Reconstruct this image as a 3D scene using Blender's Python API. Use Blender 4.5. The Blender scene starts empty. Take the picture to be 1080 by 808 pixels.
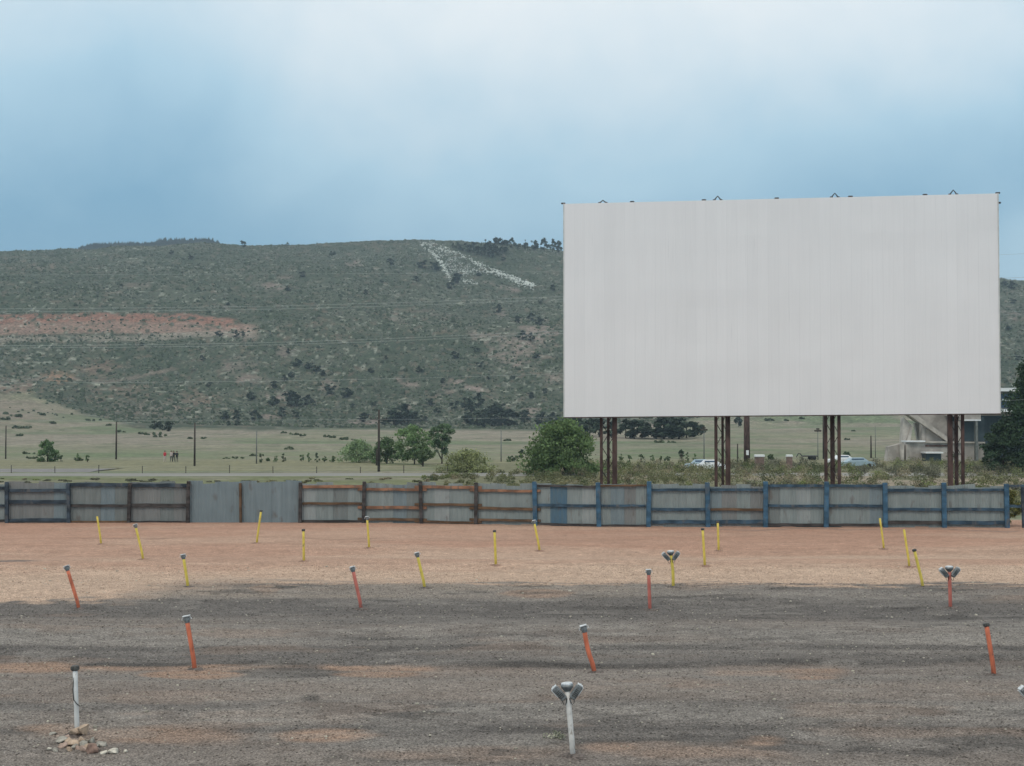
import bpy, math, random
import numpy as np
from mathutils import Vector, Matrix
random.seed(7)
RNG = np.random.default_rng(7)
R = math.radians
S = bpy.context.scene
COL = S.collection

# ------------------------------------------------------------------ camera geometry
F, CX, CY, HC = 1500.0, 540.0, 404.0, 5.5
PITCH = math.atan(46.0 / F)
cp, sp = math.cos(PITCH), math.sin(PITCH)
def ray(u, v):
    a, b = (u - CX) / F, (CY - v) / F
    return np.array([a, cp - b * sp, sp + b * cp])
def at(u, v, Y):
    d = ray(u, v); t = Y / d[1]
    return (d[0] * t, Y, HC + d[2] * t)
def project(x, y, z):
    z = z - HC
    fw = y * cp + z * sp; up = -y * sp + z * cp
    return CX + F * x / fw, CY - F * up / fw

# ------------------------------------------------------------------ noise
def _h(ix, iy, s):
    n = (ix.astype(np.int64) * 374761393 + iy.astype(np.int64) * 668265263 + s * 1442695041) & 0xffffffff
    n = ((n ^ (n >> 13)) * 1274126177) & 0xffffffff
    return ((n ^ (n >> 16)) & 0xffff) / 65535.0
def vnoise(x, y, s=0):
    x = np.asarray(x, float); y = np.asarray(y, float)
    ix, iy = np.floor(x), np.floor(y)
    fx, fy = x - ix, y - iy
    fx = fx * fx * (3 - 2 * fx); fy = fy * fy * (3 - 2 * fy)
    a = _h(ix, iy, s); b = _h(ix + 1, iy, s); c = _h(ix, iy + 1, s); d = _h(ix + 1, iy + 1, s)
    return (a * (1 - fx) + b * fx) * (1 - fy) + (c * (1 - fx) + d * fx) * fy
def fbm(x, y, s=0, o=4):
    t = 0; a = .5; w = 0
    for i in range(o):
        t = t + a * vnoise(x * 2 ** i + 17.3 * i, y * 2 ** i + 5.1 * i, s + i); w += a; a *= .5
    return t / w
def sm(x, a, b):
    t = np.clip((np.asarray(x, float) - a) / (b - a), 0, 1); return t * t * (3 - 2 * t)

# ------------------------------------------------------------------ terrain height
RU = [-700, 0, 100, 200, 230, 270, 330, 400, 440, 490, 550, 590, 700, 900, 1000, 1060, 1080, 1150, 1800]
RV = [285, 267, 264.5, 262, 260, 259, 258, 254, 253, 256, 262, 265, 276, 290, 296, 302, 309, 320, 345]
YR = 1400.0
def height(x, y):
    x = np.asarray(x, float); y = np.asarray(y, float)
    z = 0.10 * np.sin(2 * math.pi * (y + 1.2 * vnoise(x * .08, y * .05, 3)) / 9.5 + 1.0) * sm(y, 12, 20) * (1 - sm(y, 58, 70))
    z = z + (fbm(x * .35, y * .35, 11, 4) - .5) * 0.14 * sm(y, 0, 12) * (1 - .75 * sm(y, 62, 74))
    # erosion lip
    lip = 33.6 + 0.9 * (fbm(x * .25, x * 0 + 3.3, 21, 3) - .5) * 2
    z = z + 0.05 * sm(y, lip - .10, lip + .10) * (1 - sm(y, lip + .5, lip + 4)) * sm(fbm(x * .12, y * 0 + 9, 22, 2), .35, .55)
    z = z + 5.2 * sm(y, 200, 640) + (fbm(x * .012, y * .012, 31, 3) - .5) * 3.0 * sm(y, 215, 420)
    # hill
    u = CX + F * x / np.maximum(y, 50)
    ur = CX + F * x / YR
    vr = np.interp(ur, RU, RV)
    zc = HC + (450 - vr) * YR / F * 1.0
    t = np.clip((y - 620) / (YR - 620), 0, 1)
    prof = np.where(t < 1, 1 - (1 - t) ** 1.22, 1)
    prof = prof * (.35 + .65 * sm(t, 0, .3))
    foot = 5.2
    back = np.clip((y - YR) / 500, 0, 1)
    hill = (zc - foot) * prof
    n = (fbm(x * .006 + 4, y * .004, 41, 4) - .5)
    hill = hill + n * 34 * sm(t, 0.02, .4) * (1 - sm(t, .75, 1.0)) + (fbm(x * .035, y * .03, 51, 3) - .5) * 5 * sm(t, 0, .1) * (1 - .6*sm(t, .9, 1))
    hill = hill * (1 - .75 * back ** 1.3)
    # hillside to the left comes lower and nearer
    lft = sm(-x, 60, 330) * sm(y, 330, 640) * (1 - sm(y, 640, 1250))
    z = z + np.where(y > 620, hill, 0) + lft * 13
    return z
def hz(x, y): return float(height(np.array([x]), np.array([y]))[0])
def hit(u, v, y0=15., y1=1420.):
    d = ray(u, v)
    ys = np.exp(np.linspace(math.log(y0), math.log(y1), 5000))
    t = ys / d[1]
    g = height(d[0] * t, ys) - (HC + d[2] * t)
    k = np.nonzero(g > 0)[0]
    i = k[0] if len(k) else len(ys) - 1
    if i > 0 and len(k):
        w = g[i - 1] / (g[i - 1] - g[i]); Y = ys[i - 1] + (ys[i] - ys[i - 1]) * w
    else: Y = ys[i]
    x = d[0] * Y / d[1]
    return (x, Y, hz(x, Y))

# ------------------------------------------------------------------ materials
def newmat(name):
    m = bpy.data.materials.new(name); m.use_nodes = True
    nt = m.node_tree; b = nt.nodes['Principled BSDF']
    b.inputs['Specular IOR Level'].default_value = .25
    return m, nt, b
def N(nt, t, **kw):
    n = nt.nodes.new(t)
    for k, v in kw.items(): setattr(n, k, v)
    return n
def mat(name, col, rough=.8, var=.15, scale=4., metal=0., bump=0., stretch=(1, 1, 1), col2=None, lo=.4, hi=.65):
    m, nt, b = newmat(name)
    tc = N(nt, 'ShaderNodeTexCoord'); mp = N(nt, 'ShaderNodeMapping'); mp.inputs['Scale'].default_value = stretch
    no = N(nt, 'ShaderNodeTexNoise'); no.inputs['Scale'].default_value = scale; no.inputs['Detail'].default_value = 6
    nt.links.new(tc.outputs['Object'], mp.inputs['Vector']); nt.links.new(mp.outputs[0], no.inputs['Vector'])
    rp = N(nt, 'ShaderNodeValToRGB')
    c1 = tuple(c * (1 - var) for c in col); c2 = col2 or tuple(min(1, c * (1 + var)) for c in col)
    rp.color_ramp.elements[0].position = lo; rp.color_ramp.elements[1].position = hi
    rp.color_ramp.elements[0].color = (*c1, 1); rp.color_ramp.elements[1].color = (*c2, 1)
    nt.links.new(no.outputs['Fac'], rp.inputs[0]); nt.links.new(rp.outputs[0], b.inputs['Base Color'])
    b.inputs['Roughness'].default_value = rough; b.inputs['Metallic'].default_value = metal
    if bump:
        bp = N(nt, 'ShaderNodeBump'); bp.inputs['Strength'].default_value = bump; bp.inputs['Distance'].default_value = .02
        nt.links.new(no.outputs['Fac'], bp.inputs['Height']); nt.links.new(bp.outputs[0], b.inputs['Normal'])
    return m
def chip(m, col, lo=.62, hi=.66, scale=13, amt=.85):
    nt = m.node_tree; b = nt.nodes['Principled BSDF']; src = b.inputs['Base Color'].links[0].from_socket
    tc = N(nt, 'ShaderNodeTexCoord'); mp = N(nt, 'ShaderNodeMapping'); mp.inputs['Scale'].default_value = (1, 1, .45); mp.inputs['Location'].default_value = (3, 7, 2)
    oi = N(nt, 'ShaderNodeObjectInfo'); ad = N(nt, 'ShaderNodeVectorMath', operation='ADD')
    nt.links.new(tc.outputs['Object'], mp.inputs['Vector']); nt.links.new(mp.outputs[0], ad.inputs[0]); nt.links.new(oi.outputs['Location'], ad.inputs[1])
    no = N(nt, 'ShaderNodeTexNoise'); no.inputs['Scale'].default_value = scale; no.inputs['Detail'].default_value = 5
    nt.links.new(ad.outputs[0], no.inputs['Vector'])
    mr = N(nt, 'ShaderNodeMapRange'); mr.inputs['From Min'].default_value = lo; mr.inputs['From Max'].default_value = hi; mr.inputs['To Max'].default_value = amt
    nt.links.new(no.outputs['Fac'], mr.inputs['Value'])
    mx = N(nt, 'ShaderNodeMix', data_type='RGBA'); mx.inputs[7].default_value = (*col, 1)
    nt.links.new(mr.outputs[0], mx.inputs[0]); nt.links.new(src, mx.inputs[6]); nt.links.new(mx.outputs[2], b.inputs['Base Color'])
def attr_mat(name, rough=.9, speck=None, trans=0.):
    """colour from the 'Col' attribute; speck = list of (scale, lo, hi, stretch)"""
    m, nt, b = newmat(name)
    a = N(nt, 'ShaderNodeAttribute'); a.attribute_name = 'Col'
    out = a.outputs['Color']
    tc = N(nt, 'ShaderNodeTexCoord')
    hgt = None
    for (sc, lo, hi, st) in (speck or []):
        mp = N(nt, 'ShaderNodeMapping'); mp.inputs['Scale'].default_value = st
        nt.links.new(tc.outputs['Object'], mp.inputs['Vector'])
        no = N(nt, 'ShaderNodeTexNoise'); no.inputs['Scale'].default_value = sc; no.inputs['Detail'].default_value = 3
        nt.links.new(mp.outputs[0], no.inputs['Vector'])
        mr = N(nt, 'ShaderNodeMapRange'); mr.inputs['From Min'].default_value = .33; mr.inputs['From Max'].default_value = .67
        mr.inputs['To Min'].default_value = lo; mr.inputs['To Max'].default_value = hi
        nt.links.new(no.outputs['Fac'], mr.inputs['Value'])
        mx = N(nt, 'ShaderNodeVectorMath', operation='SCALE')
        nt.links.new(out, mx.inputs[0]); nt.links.new(mr.outputs[0], mx.inputs['Scale'])
        out = mx.outputs[0]; hgt = no.outputs['Fac']
    nt.links.new(out, b.inputs['Base Color'])
    b.inputs['Roughness'].default_value = rough
    b.inputs['Specular IOR Level'].default_value = .15
    if trans:
        tr = N(nt, 'ShaderNodeBsdfTranslucent'); nt.links.new(out, tr.inputs[0])
        ms = N(nt, 'ShaderNodeMixShader'); ms.inputs[0].default_value = trans
        nt.links.new(b.outputs[0], ms.inputs[1]); nt.links.new(tr.outputs[0], ms.inputs[2])
        nt.links.new(ms.outputs[0], nt.nodes['Material Output'].inputs['Surface'])
    return m, nt, b, hgt

M = {}
M['yellow'] = mat('yellow_paint', (.66, .52, .10), .55, .10, 9, stretch=(1, 1, .5))
M['orange'] = mat('orange_paint', (.58, .165, .09), .6, .22, 5, stretch=(1, 1, .5))
M['pink'] = mat('faded_red_paint', (.52, .16, .125), .6, .14, 8, stretch=(1, 1, .5))
M['white'] = mat('white_paint', (.66, .67, .66), .5, .12, 7, stretch=(1, 1, .4))
M['cream'] = mat('cream_white_paint', (.66, .64, .61), .6, .14, 6)
M['dull'] = mat('bare_dull_steel', (.42, .42, .40), .5, .2, 7, stretch=(1, 1, .4))
M['dark_metal'] = mat('weathered_dark_metal', (.085, .085, .08), .5, .4, 20, .3)
M['speaker'] = mat('cast_grey_metal', (.20, .215, .22), .42, .25, 14, .35)
M['speaker_top'] = mat('pale_cast_metal', (.66, .68, .69), .4, .15, 14, .3)
M['cable'] = mat('black_rubber', (.03, .03, .03), .6, .2, 10)
M['rust'] = mat('rusty_steel', (.080, .049, .042), .8, .4, 3, stretch=(1, 1, .4), bump=.2)
M['steel_dark'] = mat('dark_brown_steel', (.05, .036, .032), .8, .35, 3, stretch=(1, 1, .4))
M['rail_blue'] = mat('dull_blue_wood', (.045, .080, .115), .85, .4, 3, stretch=(.5, 1, 1))
M['wood_dark'] = mat('dark_weathered_wood', (.064, .056, .053), .9, .4, 5, stretch=(.3, 1, 1))
M['wood_navy'] = mat('navy_painted_wood', (.046, .063, .082), .85, .4, 3, stretch=(.5, 1, 1))
M['wood_blue'] = mat('blue_painted_wood', (.050, .115, .180), .7, .3, 3, stretch=(.5, 1, 1))
M['wood_orange'] = mat('orange_painted_wood', (.27, .14, .085), .85, .35, 2.5, stretch=(.5, 1, 1))
M['wood_brown'] = mat('brown_weathered_wood', (.14, .085, .05), .85, .35, 2.5, stretch=(.5, 1, 1))
M['pole_wood'] = mat('grey_pole_wood', (.06, .05, .042), .9, .3, 3, stretch=(1, 1, .2))
M['pole_pale'] = mat('galvanised_pole', (.16, .17, .16), .6, .2, 3)
M['concrete'] = mat('old_concrete', (.46, .42, .375), .85, .18, .8, bump=.1)
M['concrete_dark'] = mat('stained_concrete', (.40, .365, .33), .9, .25, .6)
M['brick'] = mat('dull_brick', (.20, .14, .12), .9, .25, 3)
M['cap'] = mat('white_cap_stone', (.75, .76, .76), .6, .06, 3)
M['glass'] = mat('blue_window_glass', (.10, .15, .22), .15, .2, .5)
M['teal_panel'] = mat('dark_teal_panel', (.042, .062, .072), .5, .2, .5)
M['rock_tan'] = mat('tan_stone', (.44, .335, .25), .85, .2, 9, bump=.4)
M['rock_grey'] = mat('grey_stone', (.33, .31, .27), .85, .3, 9, bump=.4)
M['rock_pink'] = mat('pink_stone', (.38, .28, .23), .85, .2, 9, bump=.4)
M['rock_brown'] = mat('red_brown_stone', (.27, .18, .145), .85, .3, 9, bump=.4)
M['rock_pale'] = mat('pale_stone', (.58, .54, .46), .85, .25, 9, bump=.4)
M['mound_red'] = mat('heaped_red_soil', (.27, .17, .125), .95, .35, 14, bump=.8)
M['mound_grey'] = mat('heaped_dark_gravel', (.12, .10, .09), .95, .5, 18, bump=.8)
M['bark'] = mat('bark', (.07, .055, .045), .95, .3, 6)
M['skin'] = mat('skin', (.45, .27, .2), .6, .05, 8)
M['red_cloth'] = mat('red_cloth', (.50, .04, .06), .8, .1, 8)
M['dark_cloth'] = mat('dark_cloth', (.02, .022, .028), .8, .1, 8)
M['pale_cloth'] = mat('pale_cloth', (.5, .42, .4), .8, .1, 8)
M['car_white'] = mat('white_car_paint', (.75, .77, .78), .3, .03, 3)
M['car_blue'] = mat('pale_blue_car_paint', (.32, .42, .48), .3, .05, 3)
M['tyre'] = mat('tyre_rubber', (.02, .02, .02), .8, .1, 8)
chip(M['yellow'], (.22, .17, .09), .66, .70); chip(M['orange'], (.19, .10, .08)); chip(M['pink'], (.25, .16, .14)); chip(M['white'], (.30, .28, .26)); chip(M['cream'], (.33, .29, .25), .58, .66)
for k_ in ('wood_blue', 'wood_navy', 'rail_blue'): chip(M[k_], (.13, .125, .12), .56, .68, 3.5, .7)
chip(M['wood_orange'], (.12, .10, .085), .54, .66, 3.5, .75)
M['wire'] = mat('pale_aluminium_wire', (.38, .41, .40), .5, .05, 1)
M['leaf'] = attr_mat('leaves', .7, None, .25)[0]
M['needle'] = attr_mat('needles', .8)[0]
M['scrub'] = attr_mat('scrub_leaves', .85, None, .15)[0]
M['stone'] = attr_mat('loose_stone', .9)[0]

# fence sheets: corrugated galvanised steel of several ages
def sheet_mat(name, col, dark):
    m, nt, b = newmat(name)
    tc = N(nt, 'ShaderNodeTexCoord')
    mp = N(nt, 'ShaderNodeMapping'); mp.inputs['Scale'].default_value = (3.5, 3.5, .25)
    nt.links.new(tc.outputs['Object'], mp.inputs['Vector'])
    a = N(nt, 'ShaderNodeTexNoise'); a.inputs['Scale'].default_value = 1.6; a.inputs['Detail'].default_value = 5
    nt.links.new(mp.outputs[0], a.inputs['Vector'])
    c = N(nt, 'ShaderNodeTexNoise'); c.inputs['Scale'].default_value = 1.3; c.inputs['Detail'].default_value = 6
    nt.links.new(tc.outputs['Object'], c.inputs['Vector'])
    rp = N(nt, 'ShaderNodeValToRGB'); rp.color_ramp.elements[0].position = .3; rp.color_ramp.elements[1].position = .7
    rp.color_ramp.elements[0].color = (*dark, 1); rp.color_ramp.elements[1].color = (*col, 1)
    ad = N(nt, 'ShaderNodeMath', operation='MULTIPLY_ADD'); ad.inputs[1].default_value = .6
    nt.links.new(a.outputs['Fac'], ad.inputs[0])
    mu = N(nt, 'ShaderNodeMath', operation='MULTIPLY'); mu.inputs[1].default_value = .4
    nt.links.new(c.outputs['Fac'], mu.inputs[0]); nt.links.new(mu.outputs[0], ad.inputs[2])
    nt.links.new(ad.outputs[0], rp.inputs[0])
    # rusty blotches
    r = N(nt, 'ShaderNodeTexNoise'); r.inputs['Scale'].default_value = 2.2; r.inputs['Detail'].default_value = 8
    mp2 = N(nt, 'ShaderNodeMapping'); mp2.inputs['Location'].default_value = (7, 3, 1); mp2.inputs['Scale'].default_value = (1.2, 1.2, .5)
    nt.links.new(tc.outputs['Object'], mp2.inputs['Vector']); nt.links.new(mp2.outputs[0], r.inputs['Vector'])
    mr = N(nt, 'ShaderNodeMapRange'); mr.inputs['From Min'].default_value = .6; mr.inputs['From Max'].default_value = .72; mr.inputs['To Max'].default_value = .5
    nt.links.new(r.outputs['Fac'], mr.inputs['Value'])
    mx = N(nt, 'ShaderNodeMix', data_type='RGBA'); mx.inputs[7].default_value = (.13, .095, .08, 1)
    nt.links.new(mr.outputs[0], mx.inputs[0]); nt.links.new(rp.outputs[0], mx.inputs[6])
    nt.links.new(mx.outputs[2], b.inputs['Base Color'])
    b.inputs['Roughness'].default_value = .55; b.inputs['Metallic'].default_value = .15
    return m
SHEETS = [sheet_mat('galvanised_sheet', (.31, .345, .335), (.21, .24, .235)),
          sheet_mat('dull_galvanised_sheet', (.25, .27, .26), (.17, .19, .185)),
          sheet_mat('bluish_galvanised_sheet', (.25, .30, .315), (.175, .215, .23)),
          sheet_mat('pale_galvanised_sheet', (.37, .395, .385), (.26, .285, .28)),
          sheet_mat('warm_grey_sheet', (.26, .265, .255), (.19, .195, .19))]
SH_BLUE = sheet_mat('blue_painted_sheet', (.08, .16, .235), (.13, .18, .20))

# screen face
def screen_mat():
    m, nt, b = newmat('screen_white_paint')
    tc = N(nt, 'ShaderNodeTexCoord')
    sep = N(nt, 'ShaderNodeSeparateXYZ'); nt.links.new(tc.outputs['Object'], sep.inputs[0])
    def math_(op, a, bb=None, cc=None):
        n = N(nt, 'ShaderNodeMath', operation=op)
        for i, q in enumerate((a, bb, cc)):
            if q is None: continue
            if isinstance(q, (int, float)): n.inputs[i].default_value = q
            else: nt.links.new(q, n.inputs[i])
        return n.outputs[0]
    # seams every 0.61 m, thin
    w = math_('WRAP', sep.outputs['X'], .61, 0.)
    seam = math_('LESS_THAN', w, .018)
    idn = math_('FLOOR', math_('DIVIDE', sep.outputs['X'], .61))
    wn = N(nt, 'ShaderNodeTexWhiteNoise', noise_dimensions='1D'); nt.links.new(idn, wn.inputs['W'])
    mp = N(nt, 'ShaderNodeMapping'); mp.inputs['Scale'].default_value = (9, 9, .30)
    nt.links.new(tc.outputs['Object'], mp.inputs['Vector'])
    a = N(nt, 'ShaderNodeTexNoise'); a.inputs['Scale'].default_value = 1.0; a.inputs['Detail'].default_value = 6
    nt.links.new(mp.outputs[0], a.inputs['Vector'])
    c = N(nt, 'ShaderNodeTexNoise'); c.inputs['Scale'].default_value = .25; c.inputs['Detail'].default_value = 4
    nt.links.new(tc.outputs['Object'], c.inputs['Vector'])
    v = math_('MULTIPLY_ADD', math_('SUBTRACT', a.outputs['Fac'], .5), .085, 1.0)
    # a few thin dark water runs and rust pricks
    mp3 = N(nt, 'ShaderNodeMapping'); mp3.inputs['Scale'].default_value = (11, 11, .22); mp3.inputs['Location'].default_value = (3, 1, 8)
    nt.links.new(tc.outputs['Object'], mp3.inputs['Vector'])
    a3 = N(nt, 'ShaderNodeTexNoise'); a3.inputs['Scale'].default_value = 1.; a3.inputs['Detail'].default_value = 3
    nt.links.new(mp3.outputs[0], a3.inputs['Vector'])
    m3 = N(nt, 'ShaderNodeMapRange'); m3.inputs['From Min'].default_value = .68; m3.inputs['From Max'].default_value = .76; m3.inputs['To Max'].default_value = .16
    nt.links.new(a3.outputs['Fac'], m3.inputs['Value']); v = math_('SUBTRACT', v, m3.outputs[0])
    h1 = math_('LESS_THAN', math_('WRAP', sep.outputs['Z'], 2.44, 0.), .025); v = math_('MULTIPLY_ADD', h1, -.02, v)
    v = math_('MULTIPLY_ADD', math_('SUBTRACT', c.outputs['Fac'], .5), .13, v)
    v = math_('MULTIPLY_ADD', math_('SUBTRACT', wn.outputs['Value'], .5), .026, v)
    v = math_('MULTIPLY_ADD', seam, math_('MULTIPLY', math_('SUBTRACT', c.outputs['Fac'], .2), -.22), v)
    mx = N(nt, 'ShaderNodeVectorMath', operation='SCALE'); mx.inputs[0].default_value = SCREEN_COL
    nt.links.new(v, mx.inputs['Scale']); nt.links.new(mx.outputs[0], b.inputs['Base Color'])
    b.inputs['Roughness'].default_value = .7
    return m
SCREEN_COL = (.775, .762, .755)
M['screen'] = screen_mat()
M['screen_edge'] = mat('screen_edge_trim', (.55, .55, .53), .6, .1, 2)

# ------------------------------------------------------------------ mesh helpers
class MB:
    def __init__(s): s.v = []; s.f = []; s.mi = []
    def add(s, vs, fs, mi=0):
        b = len(s.v); s.v += [tuple(p) for p in vs]
        s.f += [tuple(i + b for i in f) for f in fs]; s.mi += [mi] * len(fs)
    def box(s, c, size, rot=None, mi=0, bev=0.):
        hx, hy, hzz = [q / 2 for q in size]
        if bev > 0:
            e = min(bev, hx * .45, hy * .45, hzz * .45)
            vs = []
            for sz in (-1, 1):
                for (ax, ay, az) in ((hx, hy, hzz - e), (hx - e, hy - e, hzz)):
                    pass
            # bevelled: three rings of 8 verts (octagon sections)
            rings = []
            for (z, ins) in ((-hzz, e), (-hzz + e, 0), (hzz - e, 0), (hzz, e)):
                X, Y = hx - ins, hy - ins
                k = e
                rings.append([(X, -Y + k, z), (X, Y - k, z), (X - k, Y, z), (-X + k, Y, z), (-X, Y - k, z), (-X, -Y + k, z), (-X + k, -Y, z), (X - k, -Y, z)])
            vs = [Vector(p) for r in rings for p in r]
            fs = []
            for j in range(3):
                for i in range(8):
                    k = (i + 1) % 8
                    fs.append((j * 8 + i, j * 8 + k, (j + 1) * 8 + k, (j + 1) * 8 + i))
            fs.append(tuple(range(7, -1, -1))); fs.append(tuple(range(24, 32)))
        else:
            vs = [Vector((x, y, z)) for z in (-hzz, hzz) for (x, y) in ((-hx, -hy), (hx, -hy), (hx, hy), (-hx, hy))]
            fs = [(3, 2, 1, 0), (4, 5, 6, 7), (0, 1, 5, 4), (1, 2, 6, 5), (2, 3, 7, 6), (3, 0, 4, 7)]
        if rot is not None: vs = [rot @ p for p in vs]
        c = Vector(c); s.add([p + c for p in vs], fs, mi)
    def tube(s, pts, rs, n=10, mi=0, cap=True):
        pts = [Vector(p) for p in pts]
        if not hasattr(rs, '__len__'): rs = [rs] * len(pts)
        vs = []
        for i, p in enumerate(pts):
            d = (pts[min(i + 1, len(pts) - 1)] - pts[max(i - 1, 0)]).normalized()
            a = d.cross(Vector((0, 1, 0)) if abs(d.y) < .9 else Vector((1, 0, 0))).normalized(); b = d.cross(a)
            for k in range(n):
                t = 2 * math.pi * k / n
                vs.append(p + (a * math.cos(t) + b * math.sin(t)) * rs[i])
        fs = [(i * n + k, i * n + (k + 1) % n, (i + 1) * n + (k + 1) % n, (i + 1) * n + k) for i in range(len(pts) - 1) for k in range(n)]
        if cap: fs.append(tuple(range(n - 1, -1, -1))); fs.append(tuple(range((len(pts) - 1) * n, len(pts) * n)))
        s.add(vs, fs, mi)
    def build(s, name, mats, parent=None, smooth=False):
        me = bpy.data.meshes.new(name); me.from_pydata(s.v, [], s.f)
        if not isinstance(mats, (list, tuple)): mats = [mats]
        for m in mats: me.materials.append(m)
        if len(mats) > 1: me.polygons.foreach_set('material_index', s.mi)
        if smooth: me.polygons.foreach_set('use_smooth', [True] * len(me.polygons))
        me.update()
        o = bpy.data.objects.new(name, me); COL.objects.link(o)
        if parent: o.parent = parent
        return o
def tag(o, label=None, cat=None, group=None, kind=None):
    if label: o['label'] = label
    if cat: o['category'] = cat
    if group: o['group'] = group
    if kind: o['kind'] = kind
    return o
def empty(name, loc, rz=0):
    o = bpy.data.objects.new(name, None); COL.objects.link(o); o.location = loc; o.rotation_euler = (0, 0, rz)
    o.empty_display_size = .2
    return o
def np_mesh(name, V, Fc, mats, cols=None, smooth=False, midx=None, parent=None):
    """V (n,3); Fc (m,k) same-size polygons"""
    me = bpy.data.meshes.new(name)
    n, m, k = len(V), len(Fc), Fc.shape[1]
    me.vertices.add(n); me.vertices.foreach_set('co', np.ascontiguousarray(V, dtype=np.float32).ravel())
    me.loops.add(m * k); me.loops.foreach_set('vertex_index', np.ascontiguousarray(Fc, dtype=np.int32).ravel())
    me.polygons.add(m); me.polygons.foreach_set('loop_start', np.arange(m, dtype=np.int32) * k)
    if smooth: me.polygons.foreach_set('use_smooth', np.ones(m, dtype=bool))
    for q in (mats if isinstance(mats, (list, tuple)) else [mats]): me.materials.append(q)
    if midx is not None: me.polygons.foreach_set('material_index', midx.astype(np.int32))
    if cols is not None:
        a = me.attributes.new('Col', 'FLOAT_COLOR', 'POINT')
        c = np.ones((n, 4), dtype=np.float32); c[:, :3] = cols
        a.data.foreach_set('color', c.ravel())
    me.update(calc_edges=True); me.validate()
    o = bpy.data.objects.new(name, me); COL.objects.link(o)
    if parent: o.parent = parent
    return o

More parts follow.
